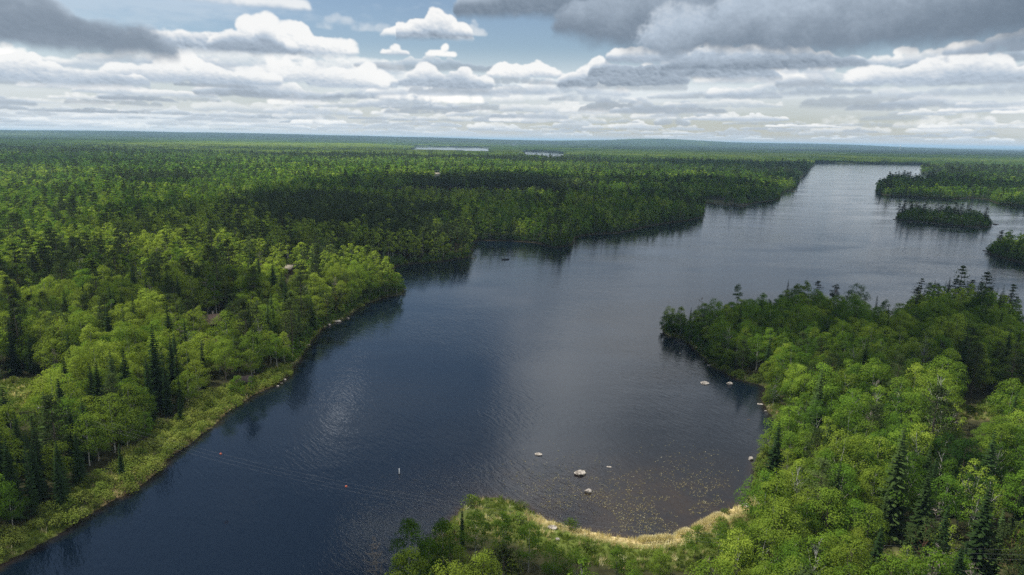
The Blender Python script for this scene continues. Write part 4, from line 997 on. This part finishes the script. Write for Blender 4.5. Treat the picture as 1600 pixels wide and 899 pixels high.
gcol = coll_of('grass_forms', [tuft('tuft_form_000', 1, 26, .55, .09, .28, M_SHRUB), tuft('tuft_form_001', 2, 22, .75, .08, .22, M_SHRUB), tuft('tuft_form_002', 3, 20, .8, .08, .26, M_REED)])
P = scatter(60, 330, .72, 40); 
bd = dist_line(P[:, 0], P[:, 1], BEACH); c_ = clear_at(P[:, 0], P[:, 1]); k = (c_ > .25) | (bd < 14) | ((P[:, 0] < 10) & (np.hypot(P[:, 0], P[:, 1]) < 300)) | ((P[:, 0] > 30) & (P[:, 0] < 110))
P = P[k]; c_ = c_[k]; bd = bd[k]; d = shore(P); e, wide = bank_strip(P[:, 0], P[:, 1], d)
k = (d > .2) & (((e > .4) & (d < wide + 1)) | (d < 4) | (c_ > .3) | (bd < 11)) & (rng.uniform(0, 1, len(P)) < .62) & (np.hypot(P[:, 0] - cab[0, 0], P[:, 1] - cab[0, 1]) > 5)
P = P[k]; d = d[k]; bd = bd[k]; n = len(P)
dry = (bd < 3.2) | (rng.uniform(0, 1, n) < .10 + .12 * (nz(1, P[:, 0], P[:, 1], 2.2) > .8))
instancer('grass', np.column_stack([P, height(P, d), np.where(dry, 2, rng.integers(0, 2, n)), np.clip(.5 + .2 * rng.standard_normal(n), 0, 1), rng.uniform(.8, 1.2, n), rng.uniform(.6, 1.2, n), rng.uniform(0, 6.28, n)]), gcol, 'yellow-green grass on the banks and in the openings', 'grass')
# reeds: straw-coloured band at the head of the bay, loose stubble out in the shallows
rcol = coll_of('reed_forms', [tuft('reed_form_000', 5, 16, .8, .07, .22, M_REED, .35), tuft('reed_form_001', 6, 12, .55, .07, .3, M_REED, .8), tuft('reed_form_002', 7, 2, .30, .11, .08, M_REED, .9)])
L_ = []
for i in range(26000):
    s = rng.uniform(0, len(BEACH) - 1.001); i0 = int(s); p = BEACH[i0] + (BEACH[i0 + 1] - BEACH[i0]) * (s - i0); 
    edge_ = rng.uniform() < .26
    p = p + (rng.normal(0, .36, 2) if edge_ else np.array([rng.normal(0, 6), abs(rng.normal(0, 13))]))
    L_.append((p[0], p[1], 1 if edge_ else 0))
L_ = np.array(L_); d = shore(L_[:, :2]); cl_ = nz(1, L_[:, 0], L_[:, 1], 1.3) + .6 * nz(0, L_[:, 0], L_[:, 1], .5)
k = ((L_[:, 2] == 1) & (d < 1.2) & (d > -1.1)) | ((L_[:, 2] == 0) & (d < -.2) & (rng.uniform(0, 1, len(L_)) < .012 + .20 * (cl_ > 1.35)))
brk = (L_[:, 2] == 1) & (nz(0, L_[:, 0], L_[:, 1], .9) < 1.1 - 2.1 * ss(8, 34, L_[:, 0])); k = k & ~brk
L_ = L_[k]; d = d[k]; n = len(L_)
instancer('reeds', np.column_stack([L_[:, :2], np.maximum(height(L_[:, :2], d), -.03), np.where(L_[:, 2] == 1, rng.integers(0, 2, n), 2), np.clip(.55 + .25 * rng.standard_normal(n), 0, 1), rng.uniform(.8, 1.3, n), rng.uniform(.7, 1.2, n), rng.uniform(0, 6.28, n)]), rcol, 'straw-coloured dead reeds along the bay and sparse stubble in its shallows', 'reeds')
print('cover', n, round(time.time() - T0, 1))

# ------------------------------------------------------------------ boulders
import bmesh
def rock_mesh(seed, flat=.6, long=1.3, rough_=.16):
    bm = bmesh.new(); bmesh.ops.create_icosphere(bm, subdivisions=3, radius=1.0); r = np.random.default_rng(seed)
    pl = [(sph(r, 1)[0], r.uniform(.62, .92)) for _ in range(9)]; ph = r.uniform(0, 6, 6)
    for v in bm.verts:
        c = np.array(v.co)
        for n_, d_ in pl:
            t_ = c @ n_
            if t_ > d_: c = c - n_ * (t_ - d_) * .85
        c = c * (1 + rough_ * .5 * (math.sin(4 * c[0] + ph[0]) * math.sin(5 * c[1] + ph[1]) + .5 * math.sin(9 * c[2] + ph[2]) * math.sin(8 * c[0] + ph[3])))
        v.co = (c[0] * long, c[1], c[2] * flat)
    me = bpy.data.meshes.new('boulder'); bm.to_mesh(me); bm.free()
    for p_ in me.polygons: p_.use_smooth = False
    return me
ROCKS = [rock_mesh(i, f, l) for i, (f, l) in enumerate([(.62, 1.3), (.75, 1.1), (.5, 1.5), (.35, 1.7), (.8, 1.0)])]
BOUL = [  # x, y of the foot, width in the picture, form, tilt, dark?, label
    (842, 711, 13, 2, 0, 0, 'pale oblong boulder in open water, leftmost of the bay boulders'), (906, 741, 19, 0, 15, 0, 'largest whitish boulder in the bay, between the oblong and the small ones'),
    (919, 769, 11, 1, 30, 0, 'small pointed two-toned boulder below the largest one in the bay'), (952, 730, 8, 3, 0, 0, 'small reddish-white rock barely above water right of the largest bay boulder'),
    (1102, 600, 14, 2, 60, 0, 'grey wedge-shaped boulder with a white top off the right peninsula'), (1140, 601, 9, 1, 0, 0, 'rounded pale boulder close to the right peninsula shore'),
    (1108, 571, 7, 3, 0, 0, 'small broken pale rock in the water near the peninsula point'), (1188, 632, 9, 3, 10, 0, 'flat white rock in the dark water at the right shore'),
    (1196, 643, 4, 1, 0, 0, 'tiny grey rock just below the flat white rock'), (1173, 718, 8, 4, 0, 0, 'upright pale boulder at the right end of the bay'), (1170, 656, 5, 3, 0, 1, 'small dark rock awash off the right shore'),
    (1164, 794, 12, 1, 0, 0, 'pale boulder on the upper end of the straw-coloured beach'), (863, 829, 15, 0, 0, 0, 'whitish boulder in the green grass of the spit'), (871, 849, 7, 1, 0, 0, 'smaller white boulder among the grass just below the spit boulder'),
    (1074, 838, 13, 3, 0, 0, 'flat sandy-white rock on the middle of the beach'), (1210, 744, 7, 2, 40, 0, 'narrow pale rock in the bushes right of the bay'),
    (526, 503, 17, 3, 0, 0, 'broad flat tan boulder on the left shore'), (514, 509, 6, 1, 0, 0, 'small white boulder left of the broad flat tan one'), (544, 498, 4, 1, 0, 0, 'tiny tan rock right of the broad flat boulder'),
    (481, 540, 7, 3, 0, 0, 'flat pale rock in shallow water, upper left shore'), (474, 543, 4, 1, 0, 0, 'tiny pale rock at the left shoreline by the flat pale rock'), (467, 552, 5, 2, 0, 0, 'small pale rock farther down the left shore, alone'),
    (479, 533, 5, 1, 0, 0, 'small tan rock on the shoreline above the flat pale rock'), (445, 594, 5, 1, 0, 0, 'white rock off the left shore near the shed'), (440, 599, 4, 3, 0, 0, 'small white rock beside the one near the shed'), (434, 604, 4, 1, 0, 0, 'tiny rock at the foot of the bank near the shed'),
    (427, 601, 4, 1, 0, 0, 'pale rock on the bank edge near the shed'), (1062, 553, 3, 1, 0, 0, 'speck of rock in the cove behind the peninsula tip'), (1556, 351, 8, 3, 0, 1, 'dark low rock off the right end of the small island'), (1506, 352.5, 5, 1, 0, 0, 'pale rock on the near shore of the small island'),
    (1398, 343, 5, 3, 0, 1, 'dark ledge at the left end of the small island'), (1539, 392, 6, 3, 0, 1, 'dark ledge at the tip of the islet by the right edge'), (1589, 497, 6, 3, 0, 1, 'dark ledge below the spruce grove at the right edge'), (1427, 474, 10, 3, 0, 1, 'dark low ledge left of the peninsula spruce grove'),
    (739, 404, 6, 3, 0, 1, 'dark rock at the foot of the pine point'), (631, 461, 6, 3, 0, 1, 'dark rock off the wooded point of the left shore'), (632, 412, 5, 1, 0, 0, 'pale rock in the cove behind the wooded point'),
    (737, 779, 5, 1, 0, 0, 'small white rock at the water edge of the grassy spit'), (1148, 566, 3, 1, 0, 0, 'pale stone under the bushes of the peninsula shore'), (1248, 287, 4, 3, 0, 1, 'dark rock below the far wooded headland'),
]
for (bx, by, wpx, fm, tilt, dk, lb) in BOUL:
    g = ground(bx, by); slant = math.sqrt(g[0] ** 2 + g[1] ** 2 + CAM_H ** 2); w_ = wpx / FPX * slant
    me = ROCKS[fm].copy(); me.materials.clear(); me.materials.append(M_ROCK_DARK if dk else M_ROCK)
    o_ = bpy.data.objects.new('boulder', me); COL.objects.link(o_)
    s = w_ / 2 / [1.3, 1.1, 1.5, 1.7, 1.0][fm]; o_.scale = (s, s, s)
    hz0 = float(height(g[None])[0]); zb = max(hz0, 0.0); fl = [.62, .75, .5, .35, .8][fm]
    o_.location = (g[0], g[1], zb + s * fl * .30); o_.rotation_euler = (R(tilt * .2), 0, R(rng.uniform(-25, 25)))
    o_['label'] = lb; o_['category'] = 'boulder'; o_['group'] = 'boulders along the lake shores'

# ------------------------------------------------------------------ driftwood
def empty(name, loc, rz=0, label=None, cat=None, group=None):
    o_ = bpy.data.objects.new(name, None); COL.objects.link(o_); o_.location = loc; o_.rotation_euler = (0, 0, rz); o_.empty_display_size = .5
    if label: o_['label'] = label; o_['category'] = cat
    if group: o_['group'] = group
    return o_
for (x0, y0, x1, y1, rr, lb) in [(1109, 552.5, 1119, 552.5, .28, 'pale fallen log on the bushy peninsula shore'), (1207, 739, 1214, 744, .2, 'bleached log lying in the scrub right of the bay'), (1122, 553, 1128, 555, .16, 'thin grey log end beside the pale fallen log')]:
    a = ground(x0, y0, .8); b_ = ground(x1, y1, .8); za = float(height(a[None])[0]) + .55; pts = [np.array([a[0], a[1], za]), np.array([(a[0] + b_[0]) / 2, (a[1] + b_[1]) / 2 + .15, za + .08]), np.array([b_[0], b_[1], za])]
    v, f = tube(pts, [rr, rr * .9, rr * .6], 8); o_ = mesh_object('fallen_log', v, f, M_DEAD, smooth=True); o_['label'] = lb; o_['category'] = 'log'; o_['group'] = 'bleached logs on the shore'

# ------------------------------------------------------------------ cabins
def box(cx, cy, cz, sx, sy, sz):
    V = np.array([[x_, y_, z_] for z_ in (-.5, .5) for y_ in (-.5, .5) for x_ in (-.5, .5)]) * [sx, sy, sz] + [cx, cy, cz]
    return V, np.array([[0, 2, 3, 1], [4, 5, 7, 6], [0, 1, 5, 4], [2, 6, 7, 3], [0, 4, 6, 2], [1, 3, 7, 5]])
def gable_roof(L0, W0, z0, rise, over, th=.14):
    """two slabs meeting at the ridge (ridge along x)"""
    l = L0 / 2 + over; w = W0 / 2 + over; zr = z0 + rise; ze = z0 - rise * over / (W0 / 2)
    V = []
    for s in (-1, 1):
        V += [(-l, s * w, ze), (l, s * w, ze), (l, 0, zr), (-l, 0, zr), (-l, s * w, ze - th), (l, s * w, ze - th), (l, 0, zr - th), (-l, 0, zr - th)]
    F_ = []
    for o_ in (0, 8): F_ += [[o_ + a for a in q_] for q_ in ([0, 1, 2, 3], [4, 7, 6, 5], [0, 4, 5, 1], [1, 5, 6, 2], [3, 2, 6, 7], [0, 3, 7, 4])]
    return np.array(V), np.array(F_)
M_LOGWALL = simple('dark_log_wall', (0.10, 0.065, 0.04), noise=.3, scale=5)
M_SHINGLE = simple('brown_shingles', (0.19, 0.125, 0.09), noise=.22, scale=7)
M_SHINGLE2 = simple('dark_reddish_roofing', (0.075, 0.055, 0.05), noise=.22, scale=7)
M_TAN = simple('pale_tan_roofing', (0.26, 0.225, 0.17), noise=.2, scale=6)
M_GLASS = simple('window_glass', (0.03, 0.04, 0.05), rough=.08, spec=.6, noise=.1)
M_TRIM = simple('pale_trim', (0.5, 0.47, 0.42), noise=.1)
def cabin(name, loc, rz, L0, W0, hw, rise, wall, roof, label, porch=True, cat='cabin', chimney=True):
    root = empty(name, loc, rz, label, cat)
    w_ = box(0, 0, hw / 2 - .2, L0, W0, hw + .4)
    gv = np.array([(-L0 / 2, -W0 / 2, hw), (-L0 / 2, W0 / 2, hw), (-L0 / 2, 0, hw + rise - .16), (L0 / 2, -W0 / 2, hw), (L0 / 2, W0 / 2, hw), (L0 / 2, 0, hw + rise - .16)])
    me = bpy.data.meshes.new('wall'); V, F_ = w_; V2 = np.concatenate([V, gv]); me.from_pydata(V2.tolist(), [], F_.tolist() + [[8, 9, 10], [11, 13, 12]]); me.materials.append(wall)
    wl = bpy.data.objects.new('wall', me); COL.objects.link(wl); wl.parent = root
    v, f = gable_roof(L0, W0, hw + .02, rise, .55); rf = mesh_object('roof', v, f, roof, root)
    if chimney:
        v, f = box(L0 * .22, W0 * .12, hw + rise + .25, .6, .6, 1.5); mesh_object('chimney', v, f, M_ROCK, rf)
    dv, df = box(-L0 * .15, -W0 / 2 - .05, 1.0, .95, .08, 2.0); dr = mesh_object('door', dv, df, M_SHINGLE2, root); v, f = box(-L0 * .15 + .35, -W0 / 2 - .12, 1.0, .05, .06, .16); mesh_object('handle', v, f, M_TRIM, dr)
    for (wx, wy, hor) in ((L0 * .2, -W0 / 2 - .05, 1), (L0 / 2 + .05, 0, 0), (-L0 / 2 - .05, 0, 0)):
        sx, sy = (1.3, .08) if hor else (.08, 1.3)
        v, f = box(wx, wy, 1.45, sx, sy, 1.0); fr = mesh_object('window', v, f, M_TRIM, root); v, f = box(wx + (0 if hor else math.copysign(.045, wx)), wy - (.045 if hor else 0), 1.45, sx * (.86 if hor else 1), sy * (1 if hor else .86), .84); mesh_object('pane', v, f, M_GLASS, fr)
    if porch:
        y0_, y1_ = -W0 / 2 - .62, -W0 / 2 - 3.0
        V = np.array([(-L0 * .4, y0_, hw - .05), (L0 * .4, y0_, hw - .05), (L0 * .4, y1_, hw - .75), (-L0 * .4, y1_, hw - .75)]); V = np.concatenate([V, V - [0, 0, .12]])
        mesh_object('porch_roof', V, np.array([[0, 3, 2, 1], [4, 5, 6, 7], [0, 1, 5, 4], [1, 2, 6, 5], [2, 3, 7, 6], [3, 0, 4, 7]]), roof, root)
        for sx in (-1, 1):
            v, f = box(sx * L0 * .37, y1_ + .2, (hw - .85) / 2, .14, .14, hw - .85); mesh_object('porch_post', v, f, M_TRIM, root)
    return root
def on_ground(px_, py_): g = ground(px_, py_); return (g[0], g[1], float(height(g[None])[0]))
cabin('log_cabin', on_ground(328, 521), R(28), 7, 5.5, 3.4, 1.9, M_LOGWALL, M_SHINGLE, 'brown-roofed cabin with a porch half hidden among the trees of the left shore')
cabin('shed', on_ground(383, 607), R(15), 3.6, 3.0, 2.3, 1.0, M_LOGWALL, M_SHINGLE2, 'small dark reddish-roofed shed under trees near the left bank', porch=False, cat='shed', chimney=False)
cabin('hut', on_ground(450, 434), R(-10), 6, 4.5, 3.0, 1.6, M_LOGWALL, M_TAN, 'hut with a pale tan roof in a gap of the left forest', porch=False, cat='hut', chimney=False)
cabin('lake_house', on_ground(683, 281), R(5), 9, 7, 5.5, 2.2, M_TRIM, M_TAN, 'tiny pale house far off in the middle of the left forest', porch=False, cat='house')

# ------------------------------------------------------------------ boats with a person, and a dock
M_HULL = simple('dark_painted_hull', (0.035, 0.04, 0.045), rough=.35, spec=.5, noise=.15)
M_CLOTH = simple('dark_jacket', (0.03, 0.035, 0.05), noise=.2)
def person(loc, rz, label):
    """seated figure, one skinned body"""
    J = dict(pel=(0, 0, .0), sp=(0, .03, .28), ch=(0, .05, .48), nk=(0, .08, .60), hd=(0, .11, .72), ht=(0, .12, .82), ls=(-.18, .05, .52), le=(-.26, .20, .30), lw=(-.14, .42, .28), lh=(-.10, .50, .28),
             rs=(.18, .05, .52), re=(.26, .20, .30), rw=(.14, .42, .28), rh=(.10, .50, .28), lk=(-.13, .44, .05), la=(-.13, .52, -.38), lt=(-.13, .70, -.40), rk=(.13, .44, .05), ra=(.13, .52, -.38), rt=(.13, .70, -.40), lp=(-.10, .02, -.01), rp=(.10, .02, -.01))
    rad = dict(pel=.13, sp=.13, ch=.15, nk=.055, hd=.10, ht=.075, ls=.07, le=.05, lw=.035, lh=.04, rs=.07, re=.05, rw=.035, rh=.04, lk=.07, la=.045, lt=.04, rk=.07, ra=.045, rt=.04, lp=.095, rp=.095)
    E_ = [('pel', 'sp'), ('sp', 'ch'), ('ch', 'nk'), ('nk', 'hd'), ('hd', 'ht'), ('ch', 'ls'), ('ls', 'le'), ('le', 'lw'), ('lw', 'lh'), ('ch', 'rs'), ('rs', 're'), ('re', 'rw'), ('rw', 'rh'), ('pel', 'lp'), ('pel', 'rp'), ('lp', 'lk'), ('lk', 'la'), ('la', 'lt'), ('rp', 'rk'), ('rk', 'ra'), ('ra', 'rt')]
    ks = list(J); me = bpy.data.meshes.new('person'); me.from_pydata([J[k_] for k_ in ks], [(ks.index(a), ks.index(b_)) for a, b_ in E_], [])
    o_ = bpy.data.objects.new('person', me); COL.objects.link(o_); me.materials.append(M_CLOTH)
    sk = o_.modifiers.new('skin', 'SKIN'); 
    if not me.skin_vertices: me.attributes  # layer comes with the modifier
    bmv = bmesh.new(); bmv.from_mesh(me); lay = bmv.verts.layers.skin.verify()
    for v_, k_ in zip(bmv.verts, ks): v_[lay].radius = (rad[k_], rad[k_]); v_[lay].use_root = (k_ == 'pel')
    bmv.to_mesh(me); bmv.free(); sb = o_.modifiers.new('smooth', 'SUBSURF'); sb.levels = 1; sb.render_levels = 1
    o_.location = loc; o_.rotation_euler = (0, 0, rz); o_['label'] = label; o_['category'] = 'person'
    return o_
def boat(loc, rz, label, L0=4.8, W0=1.7, motor=True):
    root = empty('fishing_boat', loc, rz, label, 'boat')
    st = np.linspace(0, 1, 11); V = []; ns = 9
    for inner in (0, 1):
        for q_ in st:
            hw_ = W0 / 2 * (1 - max(0, q_ - .45) ** 2 / .31) ** .8 if q_ < .995 else .03; hw_ = max(hw_ - inner * .05, .02); y_ = (q_ - .5) * L0; zk = -.18 + .30 * max(0, q_ - .6) ** 1.6 * 2 + inner * .07; zg = .42 + .22 * q_ ** 2
            for k in range(ns):
                a = math.pi * k / (ns - 1); V.append((-hw_ * math.cos(a), y_, zg - (zg - zk) * math.sin(a) ** .6))
    F_ = []; n1 = len(st) * ns
    for j in range(len(st) - 1):
        for k in range(ns - 1):
            a = j * ns + k; F_.append([a, a + 1, a + ns + 1, a + ns]); b_ = n1 + a; F_.append([b_, b_ + ns, b_ + ns + 1, b_ + 1])
        for k in (0, ns - 1):
            a = j * ns + k; F_.append([a, a + ns, n1 + a + ns, n1 + a])
    for k in range(ns - 1): F_.append([k, n1 + k, n1 + k + 1, k + 1])
    me = bpy.data.meshes.new('hull'); me.from_pydata(V, [], F_ + [list(range(ns))]); me.materials.append(M_HULL); o_ = bpy.data.objects.new('hull', me); COL.objects.link(o_); o_.parent = root
    for y_ in (-.9, .9):
        v, f = box(0, y_, .22, W0 * .86, .3, .05); mesh_object('bench', v, f, M_WOOD, root)
    if motor:
        v, f = join([box(0, -L0 / 2 - .15, .62, .3, .35, .4), box(0, -L0 / 2 - .15, .1, .12, .16, .8)]); mesh_object('outboard_motor', v, f, M_HULL, root)
    return root
g = ground(790, 406); boat((g[0], g[1], .02), R(-70), 'small dark fishing boat on open water in the middle of the lake')
person((g[0] - .75 * math.cos(0) * .9, g[1] - .2, .46), R(-70), 'person in dark clothes seated in the boat in mid-lake')
g = ground(1431, 265.5); boat((g[0], g[1], .02), R(80), 'small dark boat in the far bay at the upper right', 5.5, 1.9)
person((g[0] + .8, g[1], .46), R(80), 'person in dark clothes seated in the boat of the far bay')
g = ground(1241, 299.5); dk = empty('dock', (g[0], g[1], 0), R(12), 'short wooden dock at the foot of the far wooded headland', 'dock')
v, f = box(0, 0, .45, 9, 1.8, .14); mesh_object('deck', v, f, M_WOOD, dk)
for sx in (-4, 0, 4):
    for sy in (-.75, .75):
        v, f = tube([(sx, sy, -1), (sx, sy, .7)], [.09, .09], 6); mesh_object('post', v, f, M_WOOD, dk)

# ------------------------------------------------------------------ power line across the narrows with its marker balls, and a channel marker
M_CABLE = simple('aluminium_cable', (0.22, 0.23, 0.24), rough=.9, noise=.05, spec=.05)
M_ORANGE = simple('faded_orange_plastic', (0.38, 0.10, 0.06), rough=.5, noise=.15)
M_WHITE = simple('white_painted_metal', (0.75, 0.75, 0.73), rough=.5, noise=.08)
pL = ground(80, 722); pR = ground(1760, 1015); zL = float(height(pL[None])[0]); zR = max(float(height(pR[None])[0]), .5)
dv_ = (pR - pL); dl = np.hypot(*dv_); dv_ /= dl; nv_ = np.array([-dv_[1], dv_[0]])
HP = 12.5
for (p, z, lb) in ((pL, zL, 'wooden power pole with a crossarm in the left forest'), (pR, zR, 'wooden power pole with a crossarm past the lower right corner')):
    root = empty('utility_pole', (p[0], p[1], z - .3), math.atan2(dv_[1], dv_[0]), lb, 'power pole', 'poles of the line across the lake')
    v, f = tube([(0, 0, 0), (0, 0, HP + .5)], [.17, .11], 8); mesh_object('pole', v, f, M_WOOD, root, smooth=True)
    v, f = box(.14, 0, HP - .05, .12, 3.0, .14); ca = mesh_object('crossarm', v, f, M_WOOD, root)
    for s in (-1.35, 0, 1.35):
        v, f = tube([(.14, s, HP + .02), (.14, s, HP + .12), (.14, s, HP + .28)], [.05, .08, .05], 8); mesh_object('insulator', v, f, M_WHITE, ca, smooth=True)
def cable_pt(off, t_, sag=9.5):
    z = (zL + HP) * (1 - t_) + (zR + HP) * t_ - 4 * sag * t_ * (1 - t_); p = pL + dv_ * dl * t_ + nv_ * off; return np.array([p[0], p[1], z])
for off, lb in ((-1.35, 'nearest of three thin cables strung across the lake'), (0, 'middle one of three thin cables strung across the lake'), (1.35, 'farthest of three thin cables strung across the lake')):
    pts = [cable_pt(off, t_) for t_ in np.linspace(0, 1, 61)]; v, f = tube(pts, [.006] * 61, 5); o_ = mesh_object('power_cable', v, f, M_CABLE, smooth=True); o_['label'] = lb; o_['category'] = 'cable'; o_['group'] = 'cables across the lake'
def uv_ball(rad):
    bm = bmesh.new(); bmesh.ops.create_uvsphere(bm, u_segments=20, v_segments=12, radius=rad); me = bpy.data.meshes.new('marker_ball'); bm.to_mesh(me); bm.free()
    for p_ in me.polygons: p_.use_smooth = True
    me.materials.append(M_ORANGE); return me
def nearest_t(off, xt):
    tt = np.linspace(0, 1, 2000); pr = project(np.array([cable_pt(off, a) for a in tt])); return tt[np.argmin(abs(pr[:, 0] - xt))]
for off, xt, lb in ((1.35, 345, 'faded orange marker ball on the cables nearer the left bank'), (0, 541, 'faded orange marker ball over mid-channel')):
    p = cable_pt(off, nearest_t(off, xt)); o_ = bpy.data.objects.new('marker_ball', uv_ball(.24)); COL.objects.link(o_); o_.location = p; o_['label'] = lb; o_['category'] = 'marker ball'; o_['group'] = 'marker balls on the cables'
    print('ball', project(p[None])[0], p)
g = ground(624, 741); root = empty('channel_marker', (g[0], g[1], 0), 0, 'slim white channel marker standing in open water of the narrows', 'marker')
v, f = tube([(0, 0, -1), (0, 0, .25), (0, 0, 1.3), (0, 0, 1.45)], [.11, .11, .11, .04], 10); mesh_object('pole', v, f, M_WHITE, root, smooth=True)
v, f = tube([(0, 0, -.06), (0, 0, .16)], [.26, .24], 12); mesh_object('float', v, f, M_HULL, root, smooth=True)

# ------------------------------------------------------------------ towers on the horizon
def tower(px_, py_, dist_, ht, label, white):
    d_ = ray(px_, py_); s = dist_ / math.hypot(d_[0], d_[1]); x_, y_ = d_[0] * s, d_[1] * s; z_ = float(height(np.array([[x_, y_]]))[0])
    if white:
        root = empty('water_tower', (x_, y_, z_), 0, label, 'water tower')
        v, f = tube([(0, 0, 0), (0, 0, ht * .8)], [3, 2.2], 12); mesh_object('column', v, f, M_WHITE, root, smooth=True)
        v, f = tube([(0, 0, ht * .76), (0, 0, ht * .82), (0, 0, ht * .92), (0, 0, ht * .99), (0, 0, ht)], [2, 8, 9.5, 6, .3], 20); mesh_object('tank', v, f, M_WHITE, root, smooth=True)
    else:
        root = empty('lookout_tower', (x_, y_, z_), 0, label, 'lookout tower')
        for sx, sy in ((-1, -1), (-1, 1), (1, 1), (1, -1)):
            v, f = tube([(sx * 4, sy * 4, 0), (sx * 2, sy * 2, ht - 4)], [.5, .4], 5); mesh_object('leg', v, f, M_HULL, root)
        v, f = box(0, 0, ht - 2, 5.5, 5.5, 4); mesh_object('cab', v, f, M_HULL, root)
        v, f = join([box(0, 0, z0, 8 - 4 * z0 / ht, .4, .4) for z0 in (10, 20, 30, 40)] + [box(0, 0, z0, .4, 8 - 4 * z0 / ht, .4) for z0 in (10, 20, 30, 40)]); mesh_object('brace', v, f, M_HULL, root)
tower(944, 217, 8200, 62, 'thin dark lookout tower on the horizon, right of centre', False)
tower(1407, 228, 10500, 70, 'white water tower on the horizon at the right', True)

# ------------------------------------------------------------------ unseen cumulus overhead, shaped and placed to cast shade on chosen ground
m, t = new_mat('cloud_body'); L = t.links
d_ = N(t, 'ShaderNodeBsdfDiffuse'); d_.inputs[0].default_value = (.9, .9, .9, 1); tr = N(t, 'ShaderNodeBsdfTranslucent'); tr.inputs[0].default_value = (.82, .85, .90, 1)
mxs = N(t, 'ShaderNodeMixShader'); mxs.inputs[0].default_value = .62; L.new(d_.outputs[0], mxs.inputs[1]); L.new(tr.outputs[0], mxs.inputs[2]); o = N(t, 'ShaderNodeOutputMaterial'); L.new(mxs.outputs[0], o.inputs[0]); M_CLOUD = m
bm = bmesh.new(); bmesh.ops.create_icosphere(bm, subdivisions=3, radius=1.0); pv = np.array([v_.co[:] for v_ in bm.verts]); pf = np.array([[v_.index for v_ in f_.verts] for f_ in bm.faces]); bm.free()
CZ = 1300.0
SHADE = [(500, 345, 150, 160), (640, 300, 180, 260), (800, 330, 150, 150), (960, 330, 190, 190), (1120, 295, 160, 260), (760, 285, 200, 200), (560, 385, 60, 35), (340, 470, 46, 28), (870, 375, 60, 40),
         (1230, 470, 70, 48), (1380, 490, 85, 55), (1540, 510, 75, 50), (1090, 480, 55, 42), (1500, 575, 48, 15), (1560, 470, 60, 50), (1480, 340, 140, 110), (1600, 340, 160, 160), (1250, 330, 130, 110), (1420, 285, 260, 220), (1150, 350, 120, 60), (1590, 395, 90, 75),
         (130, 440, 42, 22), (90, 500, 20, 12), (30, 740, 10, 9), (690, 850, 19, 13), (600, 900, 14, 10), (760, 870, 12, 8), (860, 880, 16, 6), (250, 292, 60, 40), (1240, 262, 500, 260), (1105, 535, 26, 16), (1400, 300, 120, 60), (1450, 308, 120, 40), (1580, 315, 120, 70), (690, 392, 60, 26), (600, 400, 26, 14)]
VV = []; FF = []; o0 = 0
for (sx, sy, rx, ry) in SHADE:
    g = ground(sx, sy, 10); c = np.array([g[0], g[1], 0]) + np.array(SUN_DIR) / SUN_DIR.z * CZ
    if math.degrees(math.atan2(CZ, math.hypot(c[0], c[1]) + max(rx, ry))) < 14.5: continue
    n_ = 56; u_ = np.linspace(-1.25, 1.25, n_); ux, uy = np.meshgrid(u_, u_)
    wx_ = ux + .10 * nz(0, ux, uy, .018) ; wy_ = uy + .10 * nz(0, ux + 3, uy + 5, .018); Fh = np.zeros_like(ux)
    for i in range(22):
        a = rng.uniform(0, 6.28); q_ = math.sqrt(rng.uniform(0, 1)) * .72; s_ = rng.uniform(.22, .46) * (1.2 - .5 * q_)
        d2 = ((wx_ - q_ * math.cos(a)) ** 2 + (wy_ - q_ * math.sin(a)) ** 2) / s_ ** 2
        Fh = np.maximum(Fh, np.sqrt(np.clip(1 - d2, 0, 1)) * s_)
    Fh = Fh * (1 + .10 * nz(1, ux, uy, .03)); hh = min(rx, ry)
    top = np.column_stack([(c[0] + ux * rx).ravel(), (c[1] + uy * ry).ravel(), (c[2] + 1.0 * hh * Fh).ravel()]); bot = top.copy(); bot[:, 2] = (c[2] - .22 * hh * Fh - .05).ravel()
    ii = (np.arange(n_ - 1)[:, None] * n_ + np.arange(n_ - 1)[None]).ravel(); fq = np.stack([ii, ii + 1, ii + n_ + 1, ii + n_], -1); ok = (Fh.ravel()[fq] > 0).any(1); fq = fq[ok]
    VV += [top, bot]; FF += [fq + o0, fq[:, ::-1] + o0 + n_ * n_]; o0 += 2 * n_ * n_
cl = mesh_object('shade_clouds', np.concatenate(VV), np.concatenate(FF), M_CLOUD, smooth=True, kind='stuff'); cl['label'] = 'unseen broken cumulus overhead, placed to shade the ground'; cl['category'] = 'shade_clouds'

# ------------------------------------------------------------------ the air
m, t = new_mat('haze_air'); pvn = N(t, 'ShaderNodeVolumePrincipled'); pvn.inputs['Color'].default_value = (.50, .72, .95, 1); pvn.inputs['Density'].default_value = HAZE; pvn.inputs['Anisotropy'].default_value = 0.0
o = N(t, 'ShaderNodeOutputMaterial'); t.links.new(pvn.outputs[0], o.inputs['Volume'])
v, f = box(0, 0, 62, 140000, 140000, 132); hz = mesh_object('haze', v, f, m, kind='stuff'); hz['label'] = 'thin blue air over the far forest'; hz['category'] = 'haze'
print('done', round(time.time() - T0, 1))
